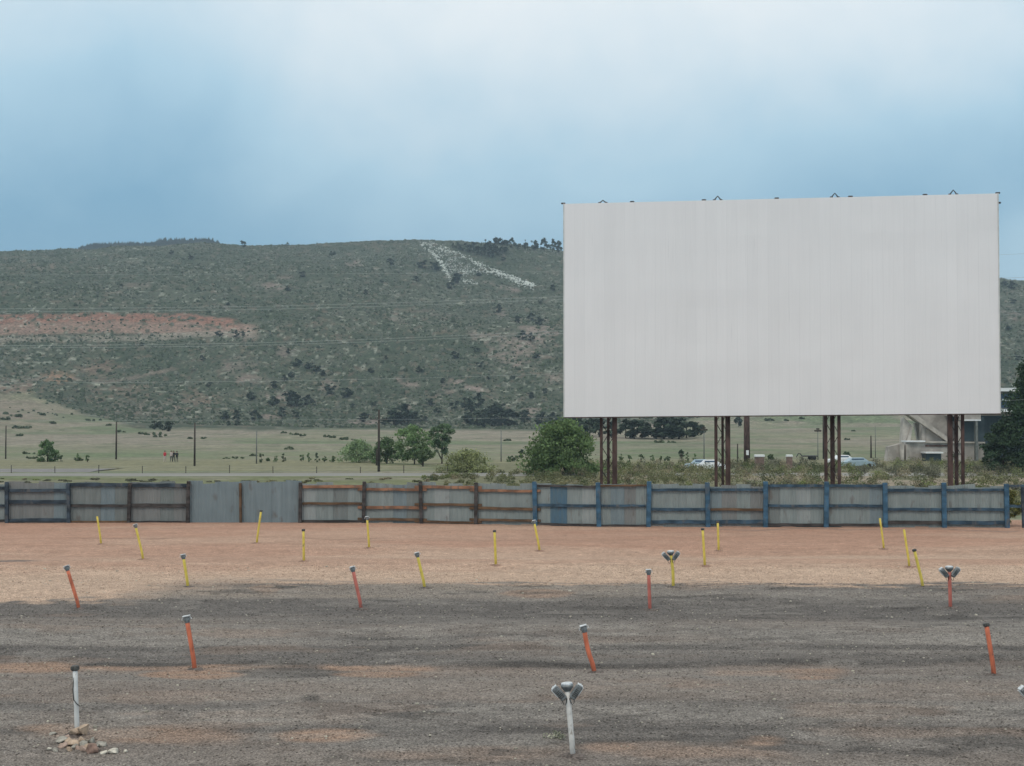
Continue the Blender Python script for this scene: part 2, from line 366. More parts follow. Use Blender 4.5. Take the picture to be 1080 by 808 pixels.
# ------------------------------------------------------------------ terrain sheets
def hillcol(x, y, z):
    """surface colour of the ground beyond the fence, at world positions"""
    u, v = project(x, y, z)
    n1 = fbm(x * .02, y * .02, 61, 4); n2 = fbm(x * .12, y * .12, 62, 3); n3 = fbm(x * .5, y * .4, 63, 2)
    nn = fbm(u * .03, v * .10, 64, 4); nf = fbm(u * .16, v * .45, 65, 3)
    green = np.array([.044, .060, .037]); scrub2 = np.array([.066, .078, .053])
    grass = np.array([.205, .198, .138]); grass2 = np.array([.235, .210, .165]); grass3 = np.array([.135, .165, .095])
    dirt = np.array([.20, .135, .105]); red = np.array([.22, .115, .082]); pale = np.array([.34, .27, .22])
    def mix(a, b, t): return a * (1 - t[:, None]) + b * t[:, None]
    g = mix(np.tile(grass, (len(x), 1)), grass2, sm(n1, .42, .62))
    g = mix(g, grass3, sm(fbm(x * .03, y * .03, 66, 4), .48, .66))
    g = mix(g, grass2 * .8, .6 * sm(fbm(x * .02, y * .11, 67, 4), .5, .66))
    g = mix(g, np.array([.20, .165, .125]), .8 * sm(-u, -150, 60) * (1 - sm(v, 440, 462)))
    g = mix(g, np.array([.075, .10, .055]), .5 * sm(fbm(x * .22, y * .12, 68, 3), .6, .72) * sm(y, 240, 330))
    g = g * (.85 + .3 * n3)[:, None]
    h = mix(np.tile(green, (len(x), 1)), scrub2, sm(n2 * .6 + n1 * .4, .40, .62))
    h = mix(h, dirt, .38 * sm(nf * .6 + n3 * .4, .56, .72))
    # boundary of the meadow below the scrub
    vb = np.interp(u, [-400, 0, 50, 100, 145, 250, 600, 700, 745, 790, 1000, 1400], [395, 412, 424, 438, 452, 453, 453, 449, 440, 425, 418, 405])
    t = sm(v + (nn - .5) * 18 * np.interp(u, [0, 150, 700, 800], [1.5, .3, .3, 1]), vb + 2, vb - 2) * sm(y, 300, 420)
    c = mix(g, h, t)
    def patch(c, U, Vv, ru, rv, col, s, lo=.42, hi=.58, ang=0.):
        du, dv = u - U, v - Vv
        ca, sa = math.cos(ang), math.sin(ang)
        a, b = (du * ca + dv * sa) / ru, (-du * sa + dv * ca) / rv
        d = np.sqrt(a * a + b * b)
        m = .85 * s * (1 - sm(d, .3, 1.15)) * sm(nf * .45 + nn * .15 + n3 * .25 + n2 * .15 + .08 * (1 - d), lo + .03, hi + .03)
        return mix(c, np.array(col), np.clip(m, 0, 1) * (y > 400))
    # red cut band on the left
    def band(c, pts, w, col, s, lo=.35, hi=.5):
        vv = np.interp(u, [p[0] for p in pts], [p[1] for p in pts])
        inside = (u > pts[0][0] - 3) & (u < pts[-1][0] + 3)
        end = 1 - sm(u, pts[-1][0] - 14, pts[-1][0] + 2)
        m = s * (1 - sm(np.abs(v - vv + (nn - .5) * 3), w * .6, w)) * end * inside * sm(nf * .7 + n3 * .3, lo, hi)
        return mix(c, np.array(col), np.clip(m, 0, 1) * (y > 400))
    c = band(c, [(-300, 348), (0, 346), (120, 344), (275, 349)], 9, dirt * 1.15, .9, .28, .45)
    c = band(c, [(-300, 339), (0, 337), (110, 334), (200, 336), (255, 342)], 5.5, red, .95, .33, .48)
    c = band(c, [(-300, 360), (0, 358), (140, 357), (215, 353), (276, 354)], 4, (.20, .18, .145), .8, .25, .42)
    c = patch(c, 262, 349, 14, 7, pale, .6)
    c = band(c, [(-200, 412), (0, 404), (60, 397), (110, 403), (150, 396), (192, 388)], 2.2, np.array([.19, .15, .125]), .6, .3, .5)
    c = patch(c, 62, 398, 22, 9, (.30, .18, .115), .8)
    c = patch(c, 20, 408, 40, 9, dirt, .7); c = patch(c, 105, 388, 30, 10, dirt, .6); c = patch(c, 130, 415, 50, 14, dirt, .45)
    c = patch(c, 210, 425, 30, 14, dirt, .5)
    for (U, Vv, ru, rv, s, a) in ((287, 303, 22, 7, .9, .1), (300, 292, 16, 4, .6, 0), (372, 278, 16, 8, .7, .3), (250, 385, 30, 14, .45, 0), (296, 418, 26, 7, .85, .15),
                                  (262, 400, 26, 8, .6, 0), (345, 408, 12, 12, .6, 0), (497, 408, 32, 6, 1., .38), (430, 404, 22, 6, .9, .2), (428, 427, 14, 6, .8, 0),
                                  (385, 446, 34, 5, .8, 0), (283, 440, 22, 5, .7, 0), (547, 370, 44, 26, .75, .1), (570, 350, 36, 16, .8, .1), (505, 352, 16, 10, .7, 0), (418, 336, 14, 10, .6, 0),
                                  (560, 436, 16, 9, .9, 0), (582, 448, 12, 7, .8, 0), (470, 410, 20, 14, .5, 0), (585, 400, 20, 10, .6, 0), (527, 330, 14, 8, .6, 0), (533, 303, 26, 5, .8, .25),
                                  (455, 330, 40, 5, .4, .1), (1070, 330, 30, 10, .5, 0), (690, 448, 40, 6, .8, 0), (600, 446, 16, 8, .7, 0), (40, 283, 40, 6, .4, 0), (150, 300, 40, 5, .4, 0),
                                  (250, 323, 30, 5, .5, 0), (160, 432, 60, 12, .4, 0), (20, 435, 60, 14, .4, 0), (300, 372, 18, 10, .6, 0)):
        c = patch(c, U, Vv, ru, rv, (.225, .178, .155), s, ang=a)
    # boulder speckle
    sp_ = sm(vnoise(x * .45, y * .30, 71) * .75 + n1 * .25, .72, .80)
    c = mix(c, np.array([.27, .28, .23]), sp_ * .7 * t)
    # meadow lines: tracks
    for (vv, w, s, u0, u1) in ((475.5, .9, .55, 200, 620), (469, .8, .3, 0, 260), (464, .7, .3, 560, 940), (472, .8, .35, 640, 960)):
        m = (1 - sm(np.abs(v - vv + (fbm(u * .01, v * 0, 80, 2) - .5) * 5), w * .5, w * 1.3)) * s * (u > u0) * (u < u1) * (y > 215) * (y < 620)
        c = mix(c, np.array([.23, .21, .165]), m)
    # strip of darker, greener grass
    gz = sm(y, 100, 150) * (1 - sm(y, 163, 172))
    c = mix(c, np.array([.12, .14, .055]), gz * .75 * sm(n2, .2, .6) * (1 - sm(u, 430, 520)))
    gz2 = sm(y, 172, 178) * (1 - sm(y, 225, 240))
    c = mix(c, np.array([.185, .18, .105]), gz2 * .8)
    c = mix(c, np.array([.105, .14, .06]), gz2 * sm(n2, .35, .6) * .6 * (u > 400) * (u < 520))
    gz3 = sm(y, 228, 240) * (1 - sm(y, 290, 330))
    c = mix(c, np.array([.135, .165, .09]), gz3 * .55 * sm(n2, .3, .6))
    sg_ = sm(u, 440, 500) * sm(y, 84, 95) * (1 - sm(y, 205, 222))
    c = mix(c, np.array([.145, .145, .085]) * 1., sg_ * .85)
    # bare soil right, behind the fence
    bs = sm(u, 560, 700) * (1 - sm(y, 165, 185)) * sm(fbm(x * .08, y * .05, 90, 3), .40, .6)
    c = mix(c, np.array([.33, .26, .21]), bs * .55)
    return c
def lotcol(x, y, z):
    u, v = project(x, y, z)
    def mix(a, b, t):
        t = np.clip(t, 0, 1); return a * (1 - t[:, None]) + np.asarray(b) * t[:, None]
    red = np.array([.395, .238, .172]); tan = np.array([.445, .325, .245]); grey = np.array([.188, .169, .153])
    dgrey = np.array([.128, .117, .109]); lgrey = np.array([.245, .225, .203]); soil = np.array([.285, .198, .148])
    brown = np.array([.215, .175, .148])
    n1 = fbm(x * .06, y * .20, 101, 4); n2 = fbm(x * .25, y * .9, 102, 4); n3 = fbm(x * 1.1, y * 2.0, 103, 3)
    st = fbm(x * .06 + (fbm(x * .1, y * .3, 106, 3) - .5) * 1.2, y * .9 + (fbm(x * .12, y * .2, 107, 3) - .5) * 2.2, 104, 5)
    rag = fbm(x * .55, y * 1.5, 111, 5)
    wob = (fbm(x * .10, y * .05, 105, 3) - .5)
    Z = np.zeros(len(x))
    c = mix(np.tile(red, (len(x), 1)), tan, sm(v + 34 * (n1 - .5) + 18 * (n2 - .5) + 6 * (n3-.5), 556, 612))
    c = mix(c, red * .86, .45 * sm(st, .52, .66) * (1 - sm(v, 575, 610)))
    c = mix(c, tan * 1.0, .4 * sm(fbm(x * .09, y * .22, 115, 4), .5, .66))
    c = mix(c, red * .92, .45 * sm(fbm(x * .07, y * .35, 116, 4), .5, .64) * sm(v, 612, 596))
    c = mix(c, tan * 1.12, .5 * sm(n2, .5, .7) * sm(v, 585, 600))
    # dark thin wheel-track
    for (vv, w, s, u0, u1, col) in ((567.5, .9, .45, 60, 420, red * .6), (559.5, .7, .55, 740, 1200, brown), (592, 1.0, .8, -200, 52, dgrey), (570, .8, .3, 350, 760, red * .7), (575, 1.6, .35, -100, 330, red*.75)):
        e = sm(u, u0, u0 + 30) * (1 - sm(u, u1 - 30, u1))
        c = mix(c, col, s * e * (1 - sm(np.abs(v - vv + (fbm(u * .02, v * 0, 110, 2) - .5) * 5), w * .4, w * 1.3)) * sm(n2, .3, .5))
    # grey gravel: boundary in depth
    vb = np.interp(u, [-300, 0, 120, 190, 260, 600, 1080, 1400], [636, 636, 632, 620, 613, 615, 616, 617])
    vv = v + (n1 - .5) * 26 * (1 - sm(u, 200, 320)) + (n2 - .5) * 9 + (n3 - .5) * 9 + (fbm(x * 2.6, y * 2.6, 109, 2) - .5) * 5
    tg = sm(vv, vb - 2. - 9 * sm(u, 100, 150) * (1 - sm(u, 230, 320)), vb + 3 + 9 * sm(u, 100, 150) * (1 - sm(u, 230, 320)))
    g = mix(np.tile(grey, (len(x), 1)), dgrey, .7 * sm(st * .35 + n2 * .4 + n1 * .25, .42, .62))
    g = mix(g, lgrey, .6 * sm(st * .3 + n3 * .4 + n1 * .3, .52, .38))
    g = mix(g, brown, .35 * sm(fbm(x * .12, y * .5, 120, 3), .5, .68))
    # first belt (612-636) is paler, browner in the middle and on the left
    b1 = (1 - sm(v + (n2 - .5) * 6, 628, 634)) * np.interp(u, [0, 250, 520, 640, 700, 1000], [.9, .9, .75, .6, .2, .1])
    g = mix(g, np.array([.25, .212, .178]), b1 * (.55 + .6 * sm(n2, .4, .6)))
    g = mix(g, dgrey * .95, .8 * (1 - sm(np.abs(v - 643 + 6 * (n2 - .5)), 4, 13)))
    g = mix(g, dgrey * .9, .8 * (1 - sm(np.abs(v - 616 + 3 * (n2 - .5)), 1, 4)) * sm(n1, .38, .55))
    g = mix(g, lgrey * .95, .6 * (1 - sm(np.abs(v - 668 + 10 * (n1 - .5)), 6, 14)) * sm(n3, .3, .6))
    g = mix(g, dgrey * .88, .85 * (1 - sm(np.abs(v - 683 + 6 * (wob)), 1.5, 4)))
    g = mix(g, dgrey * .95, .7 * (1 - sm(np.abs(v - 697 + 4 * wob), 4, 13)))
    g = mix(g, dgrey, .5 * (1 - sm(np.abs(v - 650 + 5 * wob), 2, 7)) * sm(u, 350, 600))
    # lip: dark ragged line with red soil under it
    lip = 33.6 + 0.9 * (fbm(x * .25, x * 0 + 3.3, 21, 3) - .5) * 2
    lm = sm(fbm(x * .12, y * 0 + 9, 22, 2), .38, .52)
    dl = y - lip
    sm_ = sm(-dl, 0, .12) * (1 - sm(-dl, .5, 1.5 + 1.5 * n2))
    um = np.interp(u, [-100, 0, 170, 250, 330, 350, 440, 470, 600, 740, 760, 880, 900, 1200], [.9, .95, .5, .9, .1, .8, .8, .15, 0.1, .1, .6, .6, .1, .1])
    g = mix(g, soil, sm_ * um * (.4 + 1.0 * sm(n2, .3, .6)))
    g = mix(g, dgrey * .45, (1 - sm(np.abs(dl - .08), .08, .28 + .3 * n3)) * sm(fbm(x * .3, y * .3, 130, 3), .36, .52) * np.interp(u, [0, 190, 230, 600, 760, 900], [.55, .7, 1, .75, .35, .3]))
    g = mix(g, dgrey * .7, .8 * (1 - sm(((u - 300) / 70) ** 2 + ((v - 709) / 7) ** 2 + (n2 - .5) * 1.6, .5, 1.1)))
    g = mix(g, brown, .5 * (1 - sm(np.abs(v - 727 + 10 * (n1 - .5)), 6, 16)))
    g = mix(g, lgrey, .65 * (1 - sm(np.abs(v - 752 + 14 * wob), 4, 12)) * sm(n3, .3, .6))
    g = mix(g, dgrey * .8, .7 * (1 - sm(np.abs(v - 769 + 6 * wob), 1, 5)) * sm(n1, .3, .45))
    for (U, V_, ru, rv, s) in ((150, 775, 150, 12, .6), (340, 775, 70, 9, .85), (60, 768, 60, 7, .6), (800, 782, 40, 8, .8), (700, 790, 150, 12, .3), (640, 787, 40, 8, .5), (860, 714, 40, 4, .6),
                               (500, 796, 120, 12, .3), (205, 712, 55, 6, .9), (30, 703, 70, 7, .9), (400, 712, 50, 4, .7), (280, 622, 18, 6, .5), (570, 625, 40, 6, .6)):
        g = mix(g, soil, min(1, s * 1.15) * (1 - sm(((u - U) / ru) ** 2 + ((v - V_) / rv) ** 2 + (n2 - .5) * 1.5 + (n3 - .5) * .6, .2, 1.0)))
    g = mix(g, dgrey * .62, .60 * sm(rag, .62, .72) * sm(n1 + .3 * wob, .40, .56))
    g = mix(g, soil * .85, .30 * sm(fbm(x * .3, y * .9, 112, 4), .58, .70) * sm(fbm(x * .05, y * .12, 113, 2), .45, .6))
    g = mix(g, lgrey * 1.05, .3 * sm(fbm(x * .7, y * 1.6, 114, 4), .58, .70))
    # damp hollows
    for (U, V_, ru, rv) in ((328, 736, 12, 4), (410, 700, 12, 2), (640, 641, 60, 3), (690, 780, 60, 2.5), (1010, 652, 30, 4), (130, 619, 12, 2), (300, 619, 16, 2), (560, 618, 26, 2), (96, 642, 20, 1.5), (950, 643, 40, 3), (835, 697, 40, 3)):
        g = mix(g, dgrey * .55, .7 * (1 - sm(((u - U) / ru) ** 2 + ((v - V_) / rv) ** 2 + (n2 - .5) * 1.2, .1, 1.0)))
    c = mix(c, g, tg)
    # base of the ramps behind the camera etc.
    n4 = fbm(x * 3.1, y * 3.5, 108, 2)
    c = c * (.88 + .24 * n3)[:, None] * (.88 + .24 * n4)[:, None]
    return c

def grid_sheet(name, ys, ss, matl, colf, W0=45., K=.62):
    Y, Sg = np.meshgrid(ys, ss, indexing='ij')
    X = Sg * (W0 + K * Y)
    x, y = X.ravel(), Y.ravel(); z = height(x, y)
    V = np.stack([x, y, z], 1)
    nr, nc = len(ys), len(ss)
    i = np.arange(nr - 1)[:, None] * nc + np.arange(nc - 1)[None, :]
    i = i.ravel()
    Fq = np.stack([i, i + 1, i + nc + 1, i + nc], 1)
    return np_mesh(name, V, Fq, matl, colf(x, y, z), smooth=True)
def svals(n_in, n_out, s_in):
    a = np.linspace(-s_in, s_in, n_in)
    b = s_in + (1 - s_in) * np.linspace(0, 1, n_out + 1)[1:] ** 1.0
    return np.concatenate([-b[::-1], a, b])
YF = 84.0
m_lot, nt_, b_, h_ = attr_mat('gravel_and_dirt', .95, [(24., .52, 1.48, (1, 1, 1)), (60., .6, 1.44, (1, 1, 1)), (5., .85, 1.16, (1, 1.5, 1))])
vor = N(nt_, 'ShaderNodeTexVoronoi'); vor.inputs['Scale'].default_value = 30
tcx = N(nt_, 'ShaderNodeTexCoord'); nt_.links.new(tcx.outputs['Object'], vor.inputs['Vector'])
bp = N(nt_, 'ShaderNodeBump'); bp.inputs['Strength'].default_value = .7; bp.inputs['Distance'].default_value = .03
nt_.links.new(vor.outputs['Distance'], bp.inputs['Height']); nt_.links.new(bp.outputs[0], b_.inputs['Normal'])
lot_y = np.concatenate([np.linspace(-30, 16, 24), np.linspace(16.2, 52, 330), np.linspace(52.15, YF, 160)])
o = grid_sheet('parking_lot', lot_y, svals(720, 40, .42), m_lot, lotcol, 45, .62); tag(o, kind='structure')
m_field = attr_mat('meadow', .95, [(1.1, .75, 1.28, (1, 1, 1)), (.25, .85, 1.15, (1, 1, 1))])[0]
field_y = np.exp(np.linspace(math.log(YF), math.log(640), 330))
o = grid_sheet('meadow', field_y, svals(560, 50, .50), m_field, hillcol, 45, .62); tag(o, kind='structure')
m_hill = attr_mat('scrubby_hillside', .95, [(.75, .60, 1.45, (1, 1, 1)), (.22, .84, 1.18, (1, 1, 1))])[0]
hill_y = np.concatenate([np.linspace(640, YR, 330), np.linspace(YR + 3, YR + 60, 14), np.linspace(YR + 90, 2300, 12)])
o = grid_sheet('hillside', hill_y, svals(760, 50, .56), m_hill, hillcol, 45, .62); tag(o, kind='structure')

# road: sheet 12 cm proud with shoulders
def strip(name, yl, xs, dz, matl):
    vs = []; fs = []
    ny = 5
    for x in xs:
        y0, y1 = yl(x)
        for k in range(ny):
            y = y0 + (y1 - y0) * k / (ny - 1)
            vs.append((x, y, hz(x, y) + (dz if 0 < k < ny - 1 else -.05)))
    for i in range(len(xs) - 1):
        for k in range(ny - 1):
            a = i * ny + k; fs.append((a, a + ny, a + ny + 1, a + 1))
    m = MB(); m.add(vs, fs); return m.build(name, matl)
M['road'] = mat('pale_old_asphalt', (.235, .23, .21), .9, .12, .4, stretch=(.1, 1, 1))
o = strip('road', lambda x: (158 + .01 * x, 166 + .012 * x), np.linspace(-110, 130, 90), .16, M['road']); tag(o, kind='structure')
# parking pad on the left
o = strip('parking_pad', lambda x: (170, 184 + .12 * (x + 90)), np.linspace(-95, -51, 20), .10, mat('worn_grey_asphalt', (.20, .19, .185), .9, .12, .6)); tag(o, kind='structure')

# far forested ridge
def far_ridge():
    Yd = 1950.
    us = np.linspace(-500, 1500, 300)
    vt = np.interp(us, [-500, 60, 90, 110, 150, 175, 225, 260, 400, 1500], [300, 268, 263, 261, 261, 259, 259, 264, 300, 330])
    xs = np.array([at(u, 400, Yd)[0] for u in us]); zs = np.array([at(u, v, Yd)[2] for u, v in zip(us, vt)])
    rows = []
    for k, (dy, f) in enumerate(((-440, 0.), (-300, .45), (-150, .85), (0, 1.), (300, .9), (900, .2))):
        rows.append(np.stack([xs * (1 + dy / Yd * .2), np.full_like(xs, Yd + dy), zs * f], 1))
    V = np.concatenate(rows); nc = len(us)
    i = (np.arange(5)[:, None] * nc + np.arange(nc - 1)[None]).ravel()
    Fq = np.stack([i, i + 1, i + nc + 1, i + nc], 1)
    o = np_mesh('distant_hills', V, Fq, mat('distant_forest_floor', (.015, .022, .02), .95, .2, .02), smooth=True); tag(o, kind='structure')
    vs = []; fc = []; cols = []
    tri = 0
    for j in range(3600):
        u = random.uniform(88, 230); vtt = np.interp(u, [60, 90, 110, 150, 175, 225, 262], [268, 263, 261, 261, 259, 259, 264])
        back = random.uniform(-90, 15)
        x, y, z = at(u, vtt, Yd); y += back; z = z * (1 + back / 1000.) - 2
        h = random.uniform(6, 11) * (1.15 if 165 < u < 225 else .9); w = h * random.uniform(.22, .36)
        a0 = random.uniform(0, 6)
        for lev, (z0, z1, ww) in enumerate(((0.05, .65, 1.), (.35, 1., .7))):
            b = len(vs)
            for k in range(5):
                a = a0 + k * 1.2566 + lev; q = w * ww * random.uniform(.7, 1.2)
                vs.append((x + q * math.cos(a), y + q * math.sin(a), z + h * z0))
            vs.append((x, y, z + h * z1))
            for k in range(5): fc.append((b + k, b + (k + 1) % 5, b + 5))
            cc = np.array([.012, .020, .018]) * random.uniform(.7, 1.3); cols += [cc] * 6
    o = np_mesh('distant_forest', np.array(vs), np.array(fc), M['needle'], np.array(cols)); tag(o, kind='stuff')
    o['label'] = 'dark blue-green pine forest on the far ridge behind the hill'
far_ridge()

# ------------------------------------------------------------------ foliage
def leaf_cloud(cent, rad, n, size, col, cvar=.3, rng=RNG, flat=.7, shell=.55):
    """cent (k,3), rad (k,) or (k,3): quads scattered in the clumps; returns V,F,cols"""
    k = len(cent); rad = np.asarray(rad, float)
    if rad.ndim == 1: rad = np.stack([rad, rad, rad * flat], 1)
    w = rad.prod(1) ** (2 / 3); w = w / w.sum()
    idx = rng.choice(k, n, p=w)
    d = rng.normal(size=(n, 3)); d /= np.linalg.norm(d, axis=1)[:, None]
    r = (shell + (1 - shell) * rng.random(n) ** .6)[:, None] * np.where(rng.random(n) < .8, 1, .6)[:, None]
    P = cent[idx] + d * r * rad[idx]
    a = rng.normal(size=(n, 3)); a /= np.linalg.norm(a, axis=1)[:, None]
    b = rng.normal(size=(n, 3)); b -= (a * b).sum(1)[:, None] * a; b /= np.linalg.norm(b, axis=1)[:, None]
    s = (size * rng.uniform(.5, 1.3, n))[:, None]
    V = np.stack([P - a * s, P - b * s * .55, P + a * s, P + b * s * .55], 1).reshape(-1, 3)
    Fq = np.arange(4 * n).reshape(n, 4)
    tone = rng.uniform(1 - cvar, 1 + cvar, k)[idx] * rng.uniform(1 - cvar, 1 + cvar, n)
    cols = np.repeat(np.asarray(col)[None] * tone[:, None], 4, 0)
    return V, Fq, cols
def crown_clumps(h0, h1, w, k, rng, shape='round'):
    cs = []; rs = []
    while len(cs) < k:
        t = rng.random(); a = rng.random() * 6.283
        if shape == 'round': pr = math.sqrt(max(0, 1 - (2 * t - .9) ** 2 * .85))
        elif shape == 'bush': pr = math.sqrt(max(.05, 1 - t ** 2.2))
        elif shape == 'spire': pr = max(.03, (1 - t)) ** .85
        elif shape == 'cone': pr = (1 - t) ** .8 * .95 + .06
        else: pr = 1 - abs(2 * t - 1) ** 2
        q = rng.random() ** .5 * pr * w / 2 * .85
        cs.append((q * math.cos(a), q * math.sin(a), h0 + (h1 - h0) * (.08 + .86 * t)))
        rs.append(w * rng.uniform(.07, .16) * (.6 if shape == 'cone' else 1))
    return np.array(cs), np.array(rs)
def tree(name, label, cat, base, h, w, col, n=2500, size=.22, k=26, shape='round', h0=.15, group=None, seed=1, mat_='leaf', trunk_r=.12, limbs=7, bark='bark'):
    rng = np.random.default_rng(seed)
    root = empty(name, base); tag(root, label, cat, group)
    cs, rs = crown_clumps(h * h0, h, w, int(k * 1.8), rng, shape)
    V, Fq, cols = leaf_cloud(cs, rs, n, size, np.array(col) * (1.65 if mat_ == 'leaf' else 1.35), .26, rng, shell=.15)
    V[:, 2] = np.maximum(V[:, 2], .05)
    np_mesh('crown', V, Fq, M[mat_], cols, parent=root)
    m = MB(); top = cs[cs[:, 2].argmax()]
    m.tube([(0, 0, -.3), (w * .01, 0, h * .25), (top[0] * .4, top[1] * .4, h * .6), tuple(top * .98)], [trunk_r, trunk_r * .8, trunk_r * .5, trunk_r * .15], 7)
    for j in range(limbs):
        c = cs[rng.integers(len(cs))]; z0 = h * rng.uniform(.06, .45)
        mid = np.array([c[0] * .45, c[1] * .45, z0 + (c[2] - z0) * .35])
        m.tube([(0, 0, z0), tuple(mid), tuple(c)], [trunk_r * .5, trunk_r * .32, trunk_r * .1], 5)
    m.build('trunk', M[bark], root, True)
    return root

# small pine prototypes -> single meshes (needles + trunk)
def pine_mesh(seed, kind):
    rng = np.random.default_rng(seed)
    if kind == 'round': cs, rs = crown_clumps(.12, 1, .75, 13, rng, 'round'); rs *= 1.25
    else: cs, rs = crown_clumps(.10, 1, .66, 15, rng, 'cone'); rs *= 1.45
    V, Fq, cols = leaf_cloud(cs, rs, 520, .075, (.040, .058, .037), .3, rng, flat=.9, shell=.15)
    mi = np.zeros(len(Fq), int)
    m = MB(); m.tube([(0, 0, -.05), (0, 0, .5), (.01, 0, .85)], [.03, .022, .008], 4, cap=False)
    V2 = np.array(m.v); F2 = np.array([f for f in m.f if len(f) == 4]) + len(V)
    V = np.concatenate([V, V2]); Fq = np.concatenate([Fq, F2]); cols = np.concatenate([cols, np.tile([.05, .04, .03], (len(V2), 1))])
    return V, Fq, cols
PINES = []
for i in range(6):
    V, Fq, cols = pine_mesh(200 + i, 'round' if i < 4 else 'cone')
    PINES.append((V, Fq, cols))
pine_me = []
def pine(u, v, hpx, label, group, kind=None, wmul=1.):
    x, y, z = hit(u, v, 200)
    h = hpx * y / F
    k = random.randrange(4) if kind is None else kind
    if len(pine_me) <= 0:
        for q in range(6):
            o = np_mesh('pine_tree', *PINES[q][:2], M['needle'], PINES[q][2]); pine_me.append(o.data); bpy.data.objects.remove(o)
    o = bpy.data.objects.new('pine_tree', pine_me[k]); COL.objects.link(o)
    o.location = (x, y, z - .3); o.rotation_euler = (0, 0, random.uniform(0, 6.28)); h *= 1.18; w = h * wmul * random.uniform(.95, 1.3)
    o.scale = (w, w, h)
    tag(o, label, 'tree', group); return o

HS = 'small dark pine tree dotted among the scrub of the green hillside'
HG = 'pines dotted over the hillside'
hill_pines = [(350,270,6),(412,280,7),(460,285,10),(446,283,8),(319,292,6),(304,307,6),(403,298,4),(386,311,5),(439,297,5),(482,299,10),(476,305,9),(505,291,6),(530,275,5),
 (583,307,6),(571,320,5),(526,330,8),(546,341,7),(560,338,7),(569,343,8),(551,358,8),(560,360,8),(501,372,6),(480,378,7),(507,387,6),(565,378,7),(442,393,6),(392,393,6),(407,379,4),
 (312,386,9),(326,389,8),(333,392,8),(304,373,5),(340,396,7),(308,398,7),(350,416,9),(364,419,11),(454,428,9),(490,430,12),(505,430,13),(307,428,14),(313,430,12),(325,428,10),(266,422,10),(287,428,11),
 (348,412,7),(237,443,10),(249,443,9),(269,444,10),(297,440,9),(311,440,7),(384,445,9),(423,448,20),(416,449,15),(405,450,8),(445,445,8),(431,446,15),(503,451,19),(511,451,15),(519,449,18),(529,449,20),(536,449,16),
 (553,446,12),(571,448,13),(583,449,12),(590,451,12),(241,449,5),(163,453,11),(178,455,10),(171,454,6),(250,449,6),(525,437,14),(497,441,14),(467,404,5),(289,409,7),(300,402,6),(480,432,9),(462,436,7),
 (180,268,5),(201,274,5),(240,322,4),(128,302,3),(1064,348,6),(1073,380,6),(1068,320,5),(600,456,15),(610,458,16),(622,460,17),(632,461,16),(645,462,15),(660,462,17),(669,463,18),(677,462,17),(560,420,6),(575,415,6),(540,400,5),(515,400,5),
 (372,430,5),(395,428,5),(220,408,5),(213,380,5),(150,365,4),(232,354,6),(249,356,7),(256,354,5)]
for (u, v, h) in hill_pines: pine(u, v, h, HS, HG, wmul=1.35 if h > 11 else 1.45)
for (u, v, h) in [(692,463,19),(700,463,21),(709,463,20),(716,463,21),(724,462,20),(731,461,16)]:
    pine(u, v, h, 'dark pine in the dense clump seen under the left half of the screen', 'pines in the clump beneath the screen', wmul=1.5)
pine(779, 450, 14, 'lone dark pine beneath the screen, left of the thick rusty pole', None, wmul=.9)
for (u, v, h) in [(478,262,5),(483,264,7),(488,265,8),(493,266,9),(499,267,10),(503,269,12),(508,270,12),(512,268,14),(516,271,14),(523,267,14),(530,267,15),(519,272,10),(527,270,9)]:
    pine(u, v, h, 'dark pine in the thick stand just below the ridge crest beside the white rocks', 'stand of pines beside the white rocks', random.choice((0, 1, 2, 4)))
for (u, h, k) in [(540,10,1),(547,6,0),(554,10,4),(563.5,12,2),(574,12,1),(583,12,5),(589,11,3)]:
    v = np.interp(u, RU, RV) + 1.5
    pine(u, v, h, 'dark pine silhouetted against the sky on the ridge left of the screen', 'pines standing along the ridge crest', k)
pine(256, 261, 7, 'lone dark tree silhouetted on the ridge crest at the left', None, 0, 1.2)
pine(303, 260, 4, 'tiny lone tree on the ridge crest between the left tree and white rocks', None, 1, 1.2)
pine(1059, 303, 9, 'dark tree on the ridge touching the right edge of the screen', None, 4)
pine(1067, 305, 8, 'broad tree on the ridge crest right of the screen', None, 0, 1.5)

